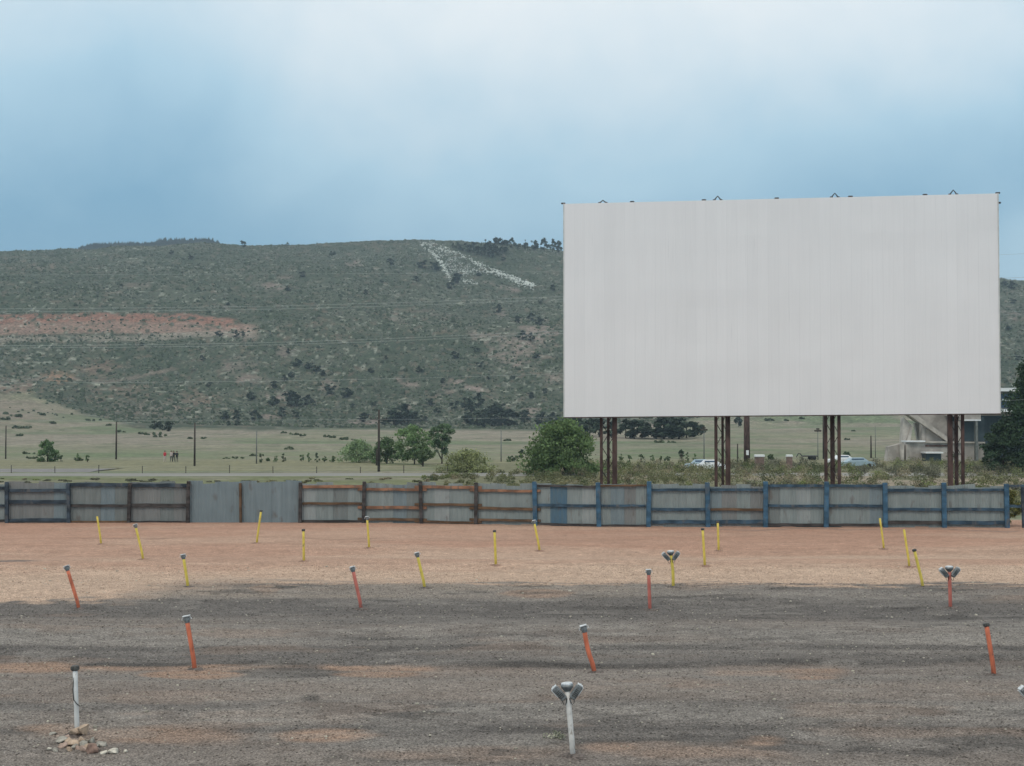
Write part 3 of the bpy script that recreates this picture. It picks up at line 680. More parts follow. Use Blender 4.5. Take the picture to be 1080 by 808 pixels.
# scrub on the hill: thousands of low bushes
def hill_scrub():
    rng = np.random.default_rng(5)
    n = 75000
    y = rng.uniform(560, YR + 10, n); s = rng.uniform(-.60, .60, n); x = s * (45 + .62 * y)
    z = height(x, y); u, v = project(x, y, z)
    vb = np.interp(u, [-400, 0, 50, 100, 145, 250, 600, 700, 745, 790, 1000, 1400], [395, 412, 424, 438, 452, 453, 453, 449, 440, 425, 418, 405])
    c = hillcol(x, y, z); lum = c[:, 1]
    bare = (c[:, 0] > c[:, 1] * 1.12)
    keep = (v < vb) | (rng.random(n) < .05 * (u < 300)); keep &= ~bare | (rng.random(n) < .22)
    keep &= fbm(x * .03, y * .03, 140, 3) + rng.random(n) * .5 > .55
    x, y, z = x[keep], y[keep], z[keep]; n = len(x)
    w = rng.uniform(.35, .85, n) * (1 + .8 * (rng.random(n) < .08)); h = w * rng.uniform(.7, 1.2, n)
    a0 = rng.random(n) * 6.28
    # 5-gon skirt, 5-gon shoulder, apex -> triangles
    V = np.zeros((n, 11, 3))
    for k in range(5):
        a = a0 + k * 1.2566; q = w * rng.uniform(.75, 1.2, n)
        V[:, k] = np.stack([x + q * np.cos(a), y + q * np.sin(a), z - .3], 1)
        q = w * rng.uniform(.55, 1.0, n)
        V[:, 5 + k] = np.stack([x + q * np.cos(a + .5), y + q * np.sin(a + .5), z + h * rng.uniform(.6, .85, n)], 1)
    V[:, 10] = np.stack([x + w * rng.uniform(-.3, .3, n), y, z + h * 1.1], 1)
    tri = []
    for k in range(5):
        k2 = (k + 1) % 5
        tri += [(k, k2, 5 + k), (k2, 5 + k2, 5 + k), (5 + k, 5 + k2, 10)]
    T = np.array(tri)
    Fq = (np.arange(n)[:, None, None] * 11 + T[None]).reshape(-1, 3)
    base = np.array([.044, .059, .034])[None] * rng.uniform(.65, 1.5, n)[:, None]
    grey = rng.random(n) < .25; base[grey] = np.array([.115, .122, .095]) * rng.uniform(.8, 1.4, grey.sum())[:, None]
    cols = np.repeat(base, 11, 0)
    o = np_mesh('hillside_scrub', V.reshape(-1, 3), Fq, M['needle'], cols); tag(o, kind='stuff')
    o['label'] = 'low dark green scrub bushes covering the hillside'
hill_scrub()

# ------------------------------------------------------------------ rocks
def rock_geo(rng, n=1):
    """unit lumpy rocks from a distorted icosphere-ish shape (12 verts, 20 faces)"""
    p = (1 + 5 ** .5) / 2
    V = np.array([(-1, p, 0), (1, p, 0), (-1, -p, 0), (1, -p, 0), (0, -1, p), (0, 1, p), (0, -1, -p), (0, 1, -p), (p, 0, -1), (p, 0, 1), (-p, 0, -1), (-p, 0, 1)]) / 1.902
    T = np.array([(0, 11, 5), (0, 5, 1), (0, 1, 7), (0, 7, 10), (0, 10, 11), (1, 5, 9), (5, 11, 4), (11, 10, 2), (10, 7, 6), (7, 1, 8), (3, 9, 4), (3, 4, 2), (3, 2, 6), (3, 6, 8), (3, 8, 9), (4, 9, 5), (2, 4, 11), (6, 2, 10), (8, 6, 7), (9, 8, 1)])
    return V, T
def rocks_np(P, W, cols, rng, flat=.7):
    V0, T = rock_geo(rng); n = len(P)
    V = V0[None] * rng.uniform(.72, 1.2, (n, 12, 1))
    a = rng.random(n) * 6.28; c, s = np.cos(a), np.sin(a)
    sx = rng.uniform(.8, 1.35, n); V = V * np.stack([sx, 1 / sx ** .5, np.full(n, flat)], 1)[:, None]
    X = V[..., 0] * c[:, None] - V[..., 1] * s[:, None]; Y = V[..., 0] * s[:, None] + V[..., 1] * c[:, None]
    V = np.stack([X, Y, V[..., 2]], 2) * W[:, None, None] + P[:, None]
    Fq = (np.arange(n)[:, None, None] * 12 + T[None]).reshape(-1, 3)
    return V.reshape(-1, 3), Fq, np.repeat(cols, 12, 0)

# white letter of painted rocks on the hill
def letter():
    rng = np.random.default_rng(9)
    P = []; W = []; C = []
    def stroke(pts, w0, w1, n, bright=1.):
        for _ in range(n):
            t = rng.random(); seg = t * (len(pts) - 1); i = min(int(seg), len(pts) - 2); f = seg - i
            u = pts[i][0] + (pts[i + 1][0] - pts[i][0]) * f; v = pts[i][1] + (pts[i + 1][1] - pts[i][1]) * f
            w = w0 + (w1 - w0) * t
            v += rng.normal() * w * .5; u += rng.normal() * 1.2
            if vnoise(np.array([u * .5]), np.array([v * .8]), 5)[0] < .32: continue
            vr = np.interp(u, RU, RV)
            x, y, z = hit(u, max(v, vr + 1.2), 500)
            s = rng.uniform(.25, .85)
            P.append((x, y, z + .1 * s)); W.append(s); C.append(np.array([.66, .69, .64]) * rng.uniform(.6, 1.1) * bright)
    stroke([(443, 255.5), (456, 266), (466, 279), (475, 294)], 2.8, 3.4, 420)
    stroke([(444, 255), (472, 264), (500, 276), (525, 288), (545, 297), (563, 301.5)], 3.2, 3.2, 900)
    stroke([(515, 284), (563, 301)], 3.4, 2.4, 330)
    stroke([(478, 292), (490, 287), (518, 285)], 3.6, 3.2, 280, .85)
    stroke([(450, 260), (468, 271), (486, 276)], 9, 9, 380, .8)
    stroke([(470, 284), (500, 282)], 7, 6, 200, .7)
    stroke([(488, 296), (503, 299)], 2.4, 2.0, 90, .9)
    P = np.array(P); W = np.array(W); C = np.array(C)
    V, Fq, cols = rocks_np(P, W, C, rng)
    o = np_mesh('hillside_letter', V, Fq, M['stone'], cols)
    tag(o, 'big white letter A of painted rocks laid out below the ridge crest', 'hillside letter')
letter()

# loose gravel on the lot
def gravel():
    rng = np.random.default_rng(12)
    n = 52000
    y = 20 + 36 * rng.random(n) ** 1.25; x = (rng.random(n) * 2 - 1) * (y * .40 + 3)
    z = height(x, y); u, v = project(x, y, z)
    vb = np.interp(u, [-300, 0, 170, 205, 240, 600, 1080, 1400], [636, 636, 630, 616, 612, 615, 616, 617])
    dens = fbm(x * .18, y * .6, 150, 3)
    keep = ((v > vb) | (rng.random(n) < .5)) & (dens + rng.random(n) * .5 > .55)
    x, y, z = x[keep], y[keep], z[keep]; n = len(x)
    W = .008 + .011 * rng.random(n) ** 2 + .00025 * y
    big = rng.random(n) < .006; W[big] *= rng.uniform(1.3, 2.1, big.sum())
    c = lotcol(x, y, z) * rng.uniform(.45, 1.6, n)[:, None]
    pale = (rng.random(n) < .05) | big
    c[pale] = np.array([.42, .39, .32]) * rng.uniform(.6, 1.25, pale.sum())[:, None]
    V, Fq, cols = rocks_np(np.stack([x, y, z + W * .15], 1), W, c, rng, .65)
    o = np_mesh('loose_gravel', V, Fq, M['stone'], cols); tag(o, kind='stuff')
    o['label'] = 'loose grey and pale gravel scattered over the lot'
gravel()

def rock(u, v, w, h, mk, label, group, seed, dz=0., dy=0.):
    rng = np.random.default_rng(seed)
    x, y, z = hit(u, v, 18); y += dy
    V0, T = rock_geo(rng)
    # subdivide once
    vs = [tuple(p) for p in V0]; cache = {}; nf = []
    def mid(a, b):
        k = (min(a, b), max(a, b))
        if k not in cache:
            p = (np.array(vs[a]) + np.array(vs[b])) / 2; p /= np.linalg.norm(p); cache[k] = len(vs); vs.append(tuple(p))
        return cache[k]
    for a, b, c in T:
        ab, bc, ca = mid(a, b), mid(b, c), mid(c, a); nf += [(a, ab, ca), (b, bc, ab), (c, ca, bc), (ab, bc, ca)]
    n2f = []
    for a, b, c in nf:
        ab, bc, ca = mid(a, b), mid(b, c), mid(c, a); n2f += [(a, ab, ca), (b, bc, ab), (c, ca, bc), (ab, bc, ca)]
    nf = n2f; V = np.array(vs)
    for _ in range(13):
        d = rng.normal(size=3); d /= np.linalg.norm(d); k = rng.uniform(.38, .72)
        t = V @ d; V = V - np.where(t > k, t - k, 0)[:, None] * d[None]
    V *= (1 + (rng.random((len(V), 1)) - .5) * .03)
    sc = y / F
    V = V / np.abs(V).max(0) * np.array([w * sc / 1.55, max(w, h) * sc / 1.9, h * sc / 1.3])
    o = np_mesh('rock', V, np.array(nf), M[mk]); o.location = (x, y, z + h * sc * .38 + dz); o.rotation_euler = (0, 0, 0)
    tag(o, label, 'rock', group)
RP = 'stones piled round the white post'
pile = [(270,660,13,7,'rock_tan','flat tan rock leaning against the foot of the white post, highest in the pile',.05,.22),
        (340,650,10,8,'rock_tan','orange tan rock on top of the pile right of the white post',.08,.12),
        (270,705,15,8,'rock_tan','broad tan rock in front of the white post, largest in the pile',0,0),
        (160,698,13,6,'rock_grey','long beige rock sloping down the left of the pile',0,.1),
        (205,722,9,6.5,'rock_pink','pink rock at the lower left of the pile below the broad tan rock',0,0),
        (85,745,5,3,'rock_pale','small whitish stone at the far left of the pile',0,0),
        (135,755,6.5,3.5,'rock_grey','flat grey stone between the whitish stone and the pink rock',0,0),
        (250,750,6,4.2,'rock_tan','small tan stone in front of the broad tan rock',0,0),
        (345,714,8.5,6.5,'rock_grey','angular grey rock to the right of the broad tan rock',0,.05),
        (405,702,8,6,'rock_grey','greenish grey rock at the back right of the pile',0,.1),
        (358,752,8.5,5.5,'rock_pink','tan pink stone in front of the angular grey rock',0,0),
        (425,765,11,9,'rock_brown','red brown rock at the right of the pile',0,0),
        (485,712,10,5,'rock_grey','flat grey green rock right of the red brown rock',0,0),
        (508,772,7,3.6,'rock_pale','pale cream stone lying off the right of the pile',0,0),
        (588,770,10.5,5,'rock_pale','pale grey rock lying furthest right but one of the pile',0,0),
        (122,622,8,3.2,'rock_grey','flat grey stone lying alone behind the left of the pile',0,0),
        (680,760,4.5,3,'rock_pale','small pale stone furthest right of the pile',0,0)]
for i, (a, b, w, h, mk, lab, dz, dy) in enumerate(pile):
    rock(40 + a / 7.35, 690 + b / 7.35, w, h, mk, lab, RP, 40 + i, dz, dy)

for i, (a, b, w, h, mk) in enumerate([(235,690,8,5,'rock_tan'),(300,700,7,5,'rock_grey'),(180,720,5,3.5,'rock_tan'),(310,735,6,4,'rock_pink'),(375,728,6,4.5,'rock_tan'),(445,730,7,4.5,'rock_grey'),(330,690,8,6,'rock_tan'),(285,728,6,4,'rock_grey'),(460,748,6,4,'rock_pink'),(225,672,8,5,'rock_pink')]):
    rock(40 + a / 7.35, 690 + b / 7.35, w, h, mk, 'small rubble stone wedged between the larger rocks round the white post', 'rubble wedged in the stone pile', 80 + i, .01 if b < 700 else 0)
# weeds near the front white post
def weed(u, v, w, n, col, label):
    x, y, z = hit(u, v, 18); rng = np.random.default_rng(int(u))
    cs = np.stack([rng.uniform(-w, w, 9), rng.uniform(-.1, .1, 9), rng.uniform(.02, .10, 9)], 1)
    V, Fq, cols = leaf_cloud(cs, np.full(9, .06), n, .025, col, .4, rng)
    V[:, 2] = np.maximum(V[:, 2], 0)
    o = np_mesh('weed', V, Fq, M['leaf'], cols); o.location = (x, y, z); tag(o, label, 'weed')
weed(584, 779, .17, 170, (.34, .34, .26), 'low dry pale green weed left of the white post with two speakers')

# ------------------------------------------------------------------ speaker posts
def speaker(parent, side, s=1., tilt=35, dz=0.):
    """a cast speaker box hooked on the junction box, leaning outwards"""
    root = parent
    rot = Matrix.Rotation(R(side * -tilt), 3, 'Y') @ Matrix.Rotation(R(-12), 3, 'X')
    rot = Matrix.Rotation(R(-side * tilt), 3, 'Y') if False else Matrix.Rotation(R(side * tilt), 3, 'Y')
    # body: tapered bevelled box
    m = MB(); m.box((0, 0, 0), (.115 * s, .14 * s, .27 * s), bev=.022 * s)
    body = m.build('speaker', M['speaker'], root)
    c = Vector((side * .140 * s, -.03, -.065 * s + dz))
    body.matrix_local = Matrix.Translation(c) @ rot.to_4x4()
    m = MB(); m.box((0, 0, .142 * s), (.10 * s, .12 * s, .02 * s), bev=.006); m.box((side * .064 * s, -.0, .05 * s), (.012, .10 * s, .16 * s), bev=.004)
    m.box((0, 0, .15 * s), (.02 * s, .02 * s, .035 * s)); m.build('speaker_cap', M['speaker_top'], body)
    m = MB()
    for k in range(5): m.box((0, -.073 * s, (-.07 + k * .03) * s), (.080 * s, .008, .014 * s))
    m.build('grille', M['dark_metal'], body)
    m = MB(); m.tube([(0, 0, .15 * s), (-.0 * side, .05 * s, .2 * s), (-side * .10 * s, .02, .14 * s)], .007 * s, 5)
    return body
def post(u0, v0, u1, v1, matk, label, cat='post', head='cap', rad=.045, group=None, bend=0., s=1., nm='speaker_post', col_top=None, tilt=38):
    """u0,v0 top; u1,v1 base"""
    base = Vector(hit(u1, v1, 16)); y = base.y
    top = Vector(at(u0, v0, y)) - base
    Ln = top.length
    root = empty(nm, base); tag(root, label, cat, group)
    g = MB(); rg = random.Random(int(u1 * 7)); nn = 12; vs = [(0, 0, .045)]
    for kk, (rr, zz) in enumerate(((.10, .03), (.20, .005), (.30, -.03))):
        for q in range(nn):
            a = 6.2832 * q / nn; f = rg.uniform(.75, 1.3); vs.append((rr * f * math.cos(a), rr * f * math.sin(a), zz + rg.uniform(-.008, .012)))
    fs = [(0, 1 + q, 1 + (q + 1) % nn) for q in range(nn)] + [(1 + kk * nn + q, 1 + (kk + 1) * nn + q, 1 + (kk + 1) * nn + (q + 1) % nn, 1 + kk * nn + (q + 1) % nn) for kk in range(2) for q in range(nn)]
    g.add(vs, fs); g.build('soil_mound', M['mound_red'] if v1 < 600 else M['mound_grey'], root, True)
    # headroom of the fitting at the top
    hh = {'none': 0, 'bare': 0, 'cap': .10 * s, 'small': .07 * s, 'dome': .13 * s, 'twin': .15 * s}[head]
    e = top * ((Ln - hh) / Ln)
    m = MB()
    pts = []
    for k in range(6):
        t = k / 5
        p = e * t + Vector((bend * math.sin(math.pi * t), 0, 0)); 
        if k == 0: p = p - Vector((0, 0, .15))
        pts.append(p)
    m.tube(pts, [rad * 1.0] * 6, 12); pole = m.build('pole', M[matk], root, False)
    for p in pole.data.polygons: p.use_smooth = len(p.vertices) == 4
    if head != 'none':
        h = empty('speaker_head', e) if False else None
        rot = Vector((0, 0, 1)).rotation_difference(top.normalized()).to_matrix()
        def put(o): o.matrix_local = Matrix.Translation(e) @ rot.to_4x4(); return o
        if head == 'bare':
            m = MB(); m.tube([(0, 0, -.02), (0, 0, .015)], [rad * 1.08, rad * .9], 12); put(m.build('pole_cap', M[matk], root))
        if head == 'small':
            m = MB(); m.box((0, 0, .03 * s), (.12 * s, .11 * s, .08 * s), bev=.02); put(m.build('junction_box', M['dark_metal'], root))
        if head == 'cap':
            m = MB(); m.box((0, 0, .04 * s), (.13 * s, .12 * s, .11 * s), bev=.03); m.tube([(0, 0, -.04), (0, 0, .02)], rad * 1.15, 10)
            b = put(m.build('junction_box', M['speaker'], root))
            m = MB(); m.box((0, 0, .105 * s), (.15 * s, .13 * s, .025 * s), bev=.008)
            for sg in (-1, 1): m.tube([(sg * .05 * s, 0, .06 * s), (sg * .09 * s, -.02, .075 * s), (sg * .10 * s, -.02, .03 * s)], .010, 5)
            m.build('lid', M['speaker_top'], b)
        if head in ('dome', 'twin'):
            m = MB(); m.tube([(0, 0, -.04), (0, 0, .03 * s), (0, 0, .055 * s), (0, 0, .085 * s)], [rad * 1.2, .105 * s, .11 * s, .09 * s], 14)
            b = put(m.build('junction_box', M['speaker'], root, False))
            m = MB(); m.tube([(0, 0, .078 * s), (0, 0, .10 * s), (0, 0, .108 * s)], [.10 * s, .095 * s, .06 * s], 14); m.build('lid', M['speaker_top'], b)
            if head == 'twin':
                for sg in (-1, 1): speaker(b, sg, s, tilt)
                for sg in (-1, 1):
                    m = MB(); m.tube([(sg * .10 * s, -.03, -.2 * s), (sg * .09 * s, -.05, -.25 * s), (sg * .06 * s, -.05, -.27 * s), (sg * .035, -.045, -.22 * s), (sg * .02, -.045, -.16)], .007, 5)
                    m.build('cable', M['cable'], b)
    return root
YG, OG, WG = 'yellow speaker posts', 'orange and red speaker posts', 'white speaker posts'
Yl = [(102.5,545,107,574,'bare','bare yellow post leaning left near the dark blue fence bays, leftmost of the yellow posts'),
 (142.5,553,151.5,590,'cap','yellow post with grey top leaning left in the red dirt, second from the left'),
 (275.5,538,270.5,573,'small','yellow post leaning right in front of the plain fence sheets'),
 (320,558,320.5,592,'small','upright yellow post with dark cap in front of the bay where the orange rails begin'),
 (193,585,198.5,619,'cap','yellow post with round grey top standing where red dirt meets grey gravel at left'),
 (387,545,389.5,578,'cap','yellow post close to the fence, beside the second dark brown post'),
 (521.5,559,523,596,'small','upright yellow post with dark cap in front of the last orange rail bay'),
 (439.5,583,448.5,620,'cap','yellow post leaning left on the edge of the gravel between two orange railed bays'),
 (563,549,569.5,581,'cap','yellow post leaning left in front of the first blue fence post'),
 (741,557,743.5,597,'small','taller yellow post of the close pair below the second screen tower, dark capped and left'),
 (757,549.5,758,581,'small','yellow post of the close pair right of its dark capped neighbour, nearer the fence'),
 (928,547,932.5,579,'bare','bare yellow post overlapping a blue fence post right of the third screen tower'),
 (953.5,559,959.5,598,'bare','thin bare yellow post between two other yellow posts at the right'),
 (964,579,974,619,'small','yellow post leaning left with dark cap at the gravel edge, rightmost of the yellow posts')]
for (a, b, c, d, hd, lab) in Yl: post(a, b, c, d, 'yellow', lab, 'speaker post', hd, .049 if hd != 'bare' else .045, YG, s=1.12)
post(707, 579, 710, 619, 'yellow', 'yellow post with two grey speakers hanging in a V beside the orange post', 'speaker post', 'twin', .050, YG, bend=.03, s=1.15, tilt=38)
Ol = [(70,597,84,642,'cap','orange','leaning orange post with grey top at the far left edge of the gravel',0),
 (371.5,598,381.5,642,'cap','pink','thin faded red post leaning left in the middle of the lot, left of centre',.0),
 (684,601,685.5,643,'cap','pink','upright red post with a dark top beside the yellow post carrying speakers',0),
 (196.5,650,206,706,'cap','orange','orange post with grey domed top leaning left beside a red soil patch',0),
 (615,660,628.5,709,'cap','orange','curved orange post behind the white post with two speakers',-.04),
 (1040,657,1049,712,'small','orange','orange post leaning left with a small dark top at the right edge',0)]
for (a, b, c, d, hd, mk, lab, bd) in Ol: post(a, b, c, d, mk, lab, 'speaker post', hd, .053, OG, bend=bd, s=1.1)
post(1001, 595, 1002.5, 641, 'pink', 'red post with two grey speakers slung either side of its top at the right', 'speaker post', 'twin', .055, OG, s=1.2, tilt=38)
w1 = post(79, 702, 81.5, 774, 'white', 'white post with black top rising from a pile of stones', 'speaker post', 'small', .043, WG, s=1.15)
m = MB(); m.tube([(-.06, -.03, 1.05), (-.075, -.04, .8), (-.055, -.05, .62), (.0, -.055, .55), (.06, -.04, .50)], .008, 5); m.build('cable', M['cable'], w1)
post(597.5, 717, 604.5, 797, 'cream', 'dull white post with two grey speakers splayed in a V, nearest the camera', 'speaker post', 'twin', .047, WG, s=1.0, tilt=38)
post(1090, 718, 1093, 797, 'white', 'post at the right edge of the photo showing only its grey speaker', 'speaker post', 'twin', .047, WG, s=1.0, tilt=38)

# ------------------------------------------------------------------ corrugated fence
VB = ([-500, -200, 0, 250, 400, 520, 564, 631, 1061, 1250, 1600], [550, 550.5, 551.5, 551, 551.5, 553, 554, 555.5, 556.5, 557, 558])
def fbase(u):
    v = np.interp(u, *VB); d = ray(u, v); t = -HC / d[2]
    return Vector((d[0] * t, d[1] * t, 0))
fence = empty('corrugated_fence', fbase(564)); FO = Vector(fence.location)
tag(fence, 'long corrugated steel fence with wooden posts and orange, brown and blue rails', 'fence')
PX = [(-300,'n'),(-240,'n'),(-180,'n'),(-118,'n'),(-56,'n'),(8,'n'),(73,'n'),(137,'d'),(199,'d'),(254,'b'),(317,'d'),(384,'d'),(444,'d'),(502,'d'),(564,'B'),(631,'B'),(684,'B'),(746,'B'),(807,'B'),(871,'B'),(933,'B'),(995,'B'),(1061,'B'),(1078,'g'),(1140,'B'),(1200,'B'),(1262,'B'),(1325,'B')]
PM = {'n': 'wood_navy', 'd': 'wood_dark', 'b': 'wood_brown', 'B': 'wood_blue', 'g': 'wood_navy'}
RAILS = {5: [(516.5,4,'wood_navy'),(529,4,'wood_navy'),(548.5,4,'wood_navy')], 6: [(510.5,4,'wood_navy'),(533,3,'wood_dark'),(550,2,'wood_brown')],
 7: [(511,4,'wood_navy'),(532.5,4,'wood_dark'),(550,1.6,'wood_dark')], 8: [], 9: [],
 10: [(512.5,3.2,'wood_orange'),(530.5,3,'wood_brown'),(549.5,2.4,'wood_dark')], 11: [(515.5,3.6,'wood_orange'),(535,3.4,'wood_orange'),(547.5,3,'wood_brown')],
 12: [(513.5,3.6,'wood_orange'),(532,3.2,'wood_brown'),(550.5,2.4,'wood_brown')], 13: [(517.5,3.4,'wood_orange'),(536.3,2.8,'wood_brown'),(548.5,3,'wood_brown')],
 14: [(513.5,2.2,'wood_dark'),(533.5,3,'wood_navy'),(553,2.4,'wood_dark')], 15: [(513,2.2,'wood_brown'),(533.7,2.6,'wood_navy'),(554,2.4,'wood_dark')],
 16: [(517.5,3.2,'wood_navy'),(537.5,3.2,'wood_navy'),(550.5,4,'wood_navy')], 17: [(517.5,3.2,'wood_navy'),(537.7,3,'wood_brown'),(550.5,4,'wood_navy')],
 18: [(513.5,3.4,'wood_navy'),(534,3.4,'wood_navy'),(553.5,3,'wood_dark')], 19: [(513.5,3.4,'wood_navy'),(534,3.4,'wood_navy'),(553.5,3,'wood_dark')],
 20: [(518,3.2,'wood_navy'),(537.7,3.2,'wood_navy'),(551,4,'wood_dark')], 21: [(518,3.2,'wood_navy'),(537.7,3.2,'wood_navy'),(551.5,4,'wood_navy')],
 22: [(514,3.2,'wood_navy'),(534.5,3.2,'wood_navy')]}
rf = random.Random(4)
PX0 = 18.8
for i, (u, k) in enumerate(PX):
    b = fbase(u) - FO
    ht = 2.32 if k in 'nd' else (2.42 if k == 'B' else 2.2)
    w = .25 if k == 'B' else (.20 if k in 'nd' else .14)
    ht += rf.uniform(-.06, .09)
    m = MB(); rot = Matrix.Rotation(R(rf.uniform(-1.6, 1.6)), 3, 'Y')
    yoff = -.17 if k != 'b' else -.13
    m.box(b + Vector((0, yoff, ht / 2 - .1)), (w, .16, ht + .2), rot, bev=.02)
    m.build('fence_post', M[PM[k]], fence)
for i in range(len(PX) - 1):
    a, b = fbase(PX[i][0]) - FO, fbase(PX[i + 1][0]) - FO
    d = (b - a); L = d.length; d.normalize(); ang = math.atan2(d.y, d.x); rz = Matrix.Rotation(ang, 3, 'Z')
    um = (PX[i][0] + PX[i + 1][0]) / 2; vb = np.interp(um, *VB)
    rails = RAILS.get(i, [(514, 3.4, 'wood_navy'), (533, 3.4, 'wood_navy'), (549, 3, 'wood_dark')])
    for j, (v, th, mk) in enumerate(rails):
        z = (vb - v) / PX0; t = th / PX0 * rf.uniform(.75, 1.0)
        ext = .35 if mk in ('wood_orange', 'wood_brown') and i in (11, 12, 13) else .0
        m = MB(); tl = Matrix.Rotation(R(rf.uniform(-.5, .5)), 3, 'Y')
        n = 6; p0 = a - d * (ext + .0); p1 = b + d * ext
        mid = (p0 + p1) / 2
        yo = -.075 if (i % 2) else -.072
        # slightly warped board made of segments
        pts = []; vs = []; fs = []
        for q in range(n + 1):
            f = q / n; c = p0 + (p1 - p0) * f; zz = z + rf.uniform(-.018, .018) + (f - .5) * rf.uniform(-.01, .01)
            for (dy, dzz) in ((-.045, -t / 2), (.045, -t / 2), (.045, t / 2), (-.045, t / 2)):
                vs.append((c.x - d.y * (dy + yo), c.y + d.x * (dy + yo), zz + dzz))
        for q in range(n):
            for e in range(4): fs.append((q * 4 + e, q * 4 + (e + 1) % 4, (q + 1) * 4 + (e + 1) % 4, (q + 1) * 4 + e))
        fs += [(3, 2, 1, 0), (n * 4, n * 4 + 1, n * 4 + 2, n * 4 + 3)]
        m.add(vs, fs); m.build('rail', M['rail_blue' if (mk == 'wood_navy' and i >= 14) else mk], fence)
    if PX[i][0] == 1061: continue
    vis = -60 < um < 1120
    ns = 4 if vis else 1
    if i in (8, 9): ns = 4
    for sidx in range(ns):
        x0, x1 = L * sidx / ns, L * (sidx + 1) / ns + .05
        top = 2.27 + rf.uniform(-.11, .10); bot = rf.uniform(-.05, .06); tilt_s = rf.uniform(-.035, .035)
        if not vis: top = 2.28
        if i in (8, 9): top += .06
        mm = SHEETS[{8: 2, 9: 2, 6: 1, 7: 4, 5: 4}.get(i, 0) if rf.random() < .6 else rf.randrange(5)]
        if i == 14 and sidx == 1: mm = SH_BLUE
        vs = []; fs = []
        n = max(8, int((x1 - x0) / .0225)); dep = .0 if sidx % 2 else .014
        for q in range(n + 1):
            s = x0 + (x1 - x0) * q / n
            yo = -.012 * math.cos(2 * math.pi * s / .09) + dep
            c = a + d * s; px, py = c.x - d.y * yo, c.y + d.x * yo
            sl = (rf.random() - .5) * .006 + tilt_s * (q / n - .5) * 2
            vs += [(px, py, bot), (px, py, top + sl)]
        for q in range(n): fs.append((q * 2, q * 2 + 2, q * 2 + 3, q * 2 + 1))
        m = MB(); m.add(vs, fs); o = m.build('metal_sheet', mm, fence)
        sd = o.modifiers.new('thickness', 'SOLIDIFY'); sd.thickness = .003

# ------------------------------------------------------------------ the drive-in screen
A = Vector(at(595.3, 440, 86.2)); B = Vector(at(1054.5, 436, 83.2))
zl0, zr0 = A.z, B.z
zl1 = at(592.5, 215, 86.2)[2]; zr1 = at(1055.5, 204, 83.2)[2]
zb = (zl0 + zr0) / 2
dv = Vector((B.x - A.x, B.y - A.y, 0)); LW = dv.length; ang = math.atan2(dv.y, dv.x)
scr = empty('drive_in_screen', (A.x, A.y, 0), ang)
tag(scr, 'huge blank white drive-in movie screen raised on rusty steel towers behind the fence', 'movie screen')
def smesh(pts_front, thick, name, matl, parent):
    pass
# board: a quad prism following the measured corners
def board(x0, x1, zA0, zB0, zA1, zB1, y0, y1, name, matl, nx=24, nz=12):
    vs = []; fs = []
    for j in range(nz + 1):
        for i in range(nx + 1):
            fx = i / nx; fz = j / nz; x = x0 + (x1 - x0) * fx
            lo = zA0 + (zB0 - zA0) * fx; hi = zA1 + (zB1 - zA1) * fx
            ed = 0
            vs.append((x, y0 + (fbm(np.array([x * .35]), np.array([j * .7]), 9, 2)[0] - .5) * .04, lo + (hi - lo) * fz))
    k = len(vs); n = nx + 1
    for j in range(nz):
        for i in range(nx): a = j * n + i; fs.append((a, a + 1, a + n + 1, a + n))
    cr = [(x0, y1, zA0), (x1, y1, zB0), (x1, y1, zB1), (x0, y1, zA1)]
    vs += cr
    fs.append((k + 1, k, k + 3, k + 2))
    fs.append(tuple(range(nx, -1, -1)) + (k, k + 1)); fs.append(tuple(range(nz * n, nz * n + n)) + (k + 2, k + 3))
    fs.append(tuple(j * n for j in range(nz + 1)) + (k + 3, k)); fs.append(tuple(nx + j * n for j in range(nz, -1, -1)) + (k + 1, k + 2))
    m = MB(); m.add(vs, fs); return m.build(name, matl, scr)
zl0, zr0 = zl0, zr0
board(0, LW, zl0, zr0, zl1, zr1, 0, .16, 'screen_board', M['screen'])
for (nm, x0, x1, za, zb_, zc, zd) in (('edge_trim', -.04, LW + .04, zl0 - .06, zr0 - .06, zl0 - .003, zr0 - .003),):
    board(x0, x1, za, zb_, zc, zd, -.03, .2, nm, M['rust'], 4, 1)
board(-.06, -.003, zl0, zl0, zl1 + .02, zl1 + .02, -.02, .2, 'edge_trim', M['screen_edge'], 1, 1)
board(LW + .003, LW + .06, zr0, zr0, zr1 + .02, zr1 + .02, -.02, .2, 'edge_trim', M['screen_edge'], 1, 1)
def sx(u): return (u - 593.5) / (1055 - 593.5) * LW * (1 + (u - 593.5) * 0)
def ztop(x): return zl1 + (zr1 - zl1) * x / LW
def zbot(x): return zl0 + (zr0 - zl0) * x / LW
def perspx(u, yo=0.):
    # intersect the view ray through u with the screen plane, in plan
    d = ray(u, 330); dx, dy = d[0], d[1]
    ex, ey = dv.x / LW, dv.y / LW
    # A + s e = t d
    det = ex * (-dy) - ey * (-dx)
    ax, ay = A.x - ey * yo, A.y + ex * yo
    return ((-ax) * (-dy) - (-ay) * (-dx)) / det
for u, h in ((636, .17), (757.5, .26), (881.5, .26), (1007, .28)):
    x = perspx(u); z = ztop(x); m = MB(); w = .16
    m.tube([(x - w, .1, z - .05), (x - w * .9, .1, z + h * .35), (x, .1, z + h), (x + w * .9, .1, z + h * .35), (x + w, .1, z - .05)], .035, 6)
    m.tube([(x - w - .12, .1, z + .03), (x - w, .1, z + .03)], .04, 5); m.tube([(x + w, .1, z + .03), (x + w + .12, .1, z + .03)], .04, 5)
    m.build('lifting_eye', M['steel_dark'], scr)
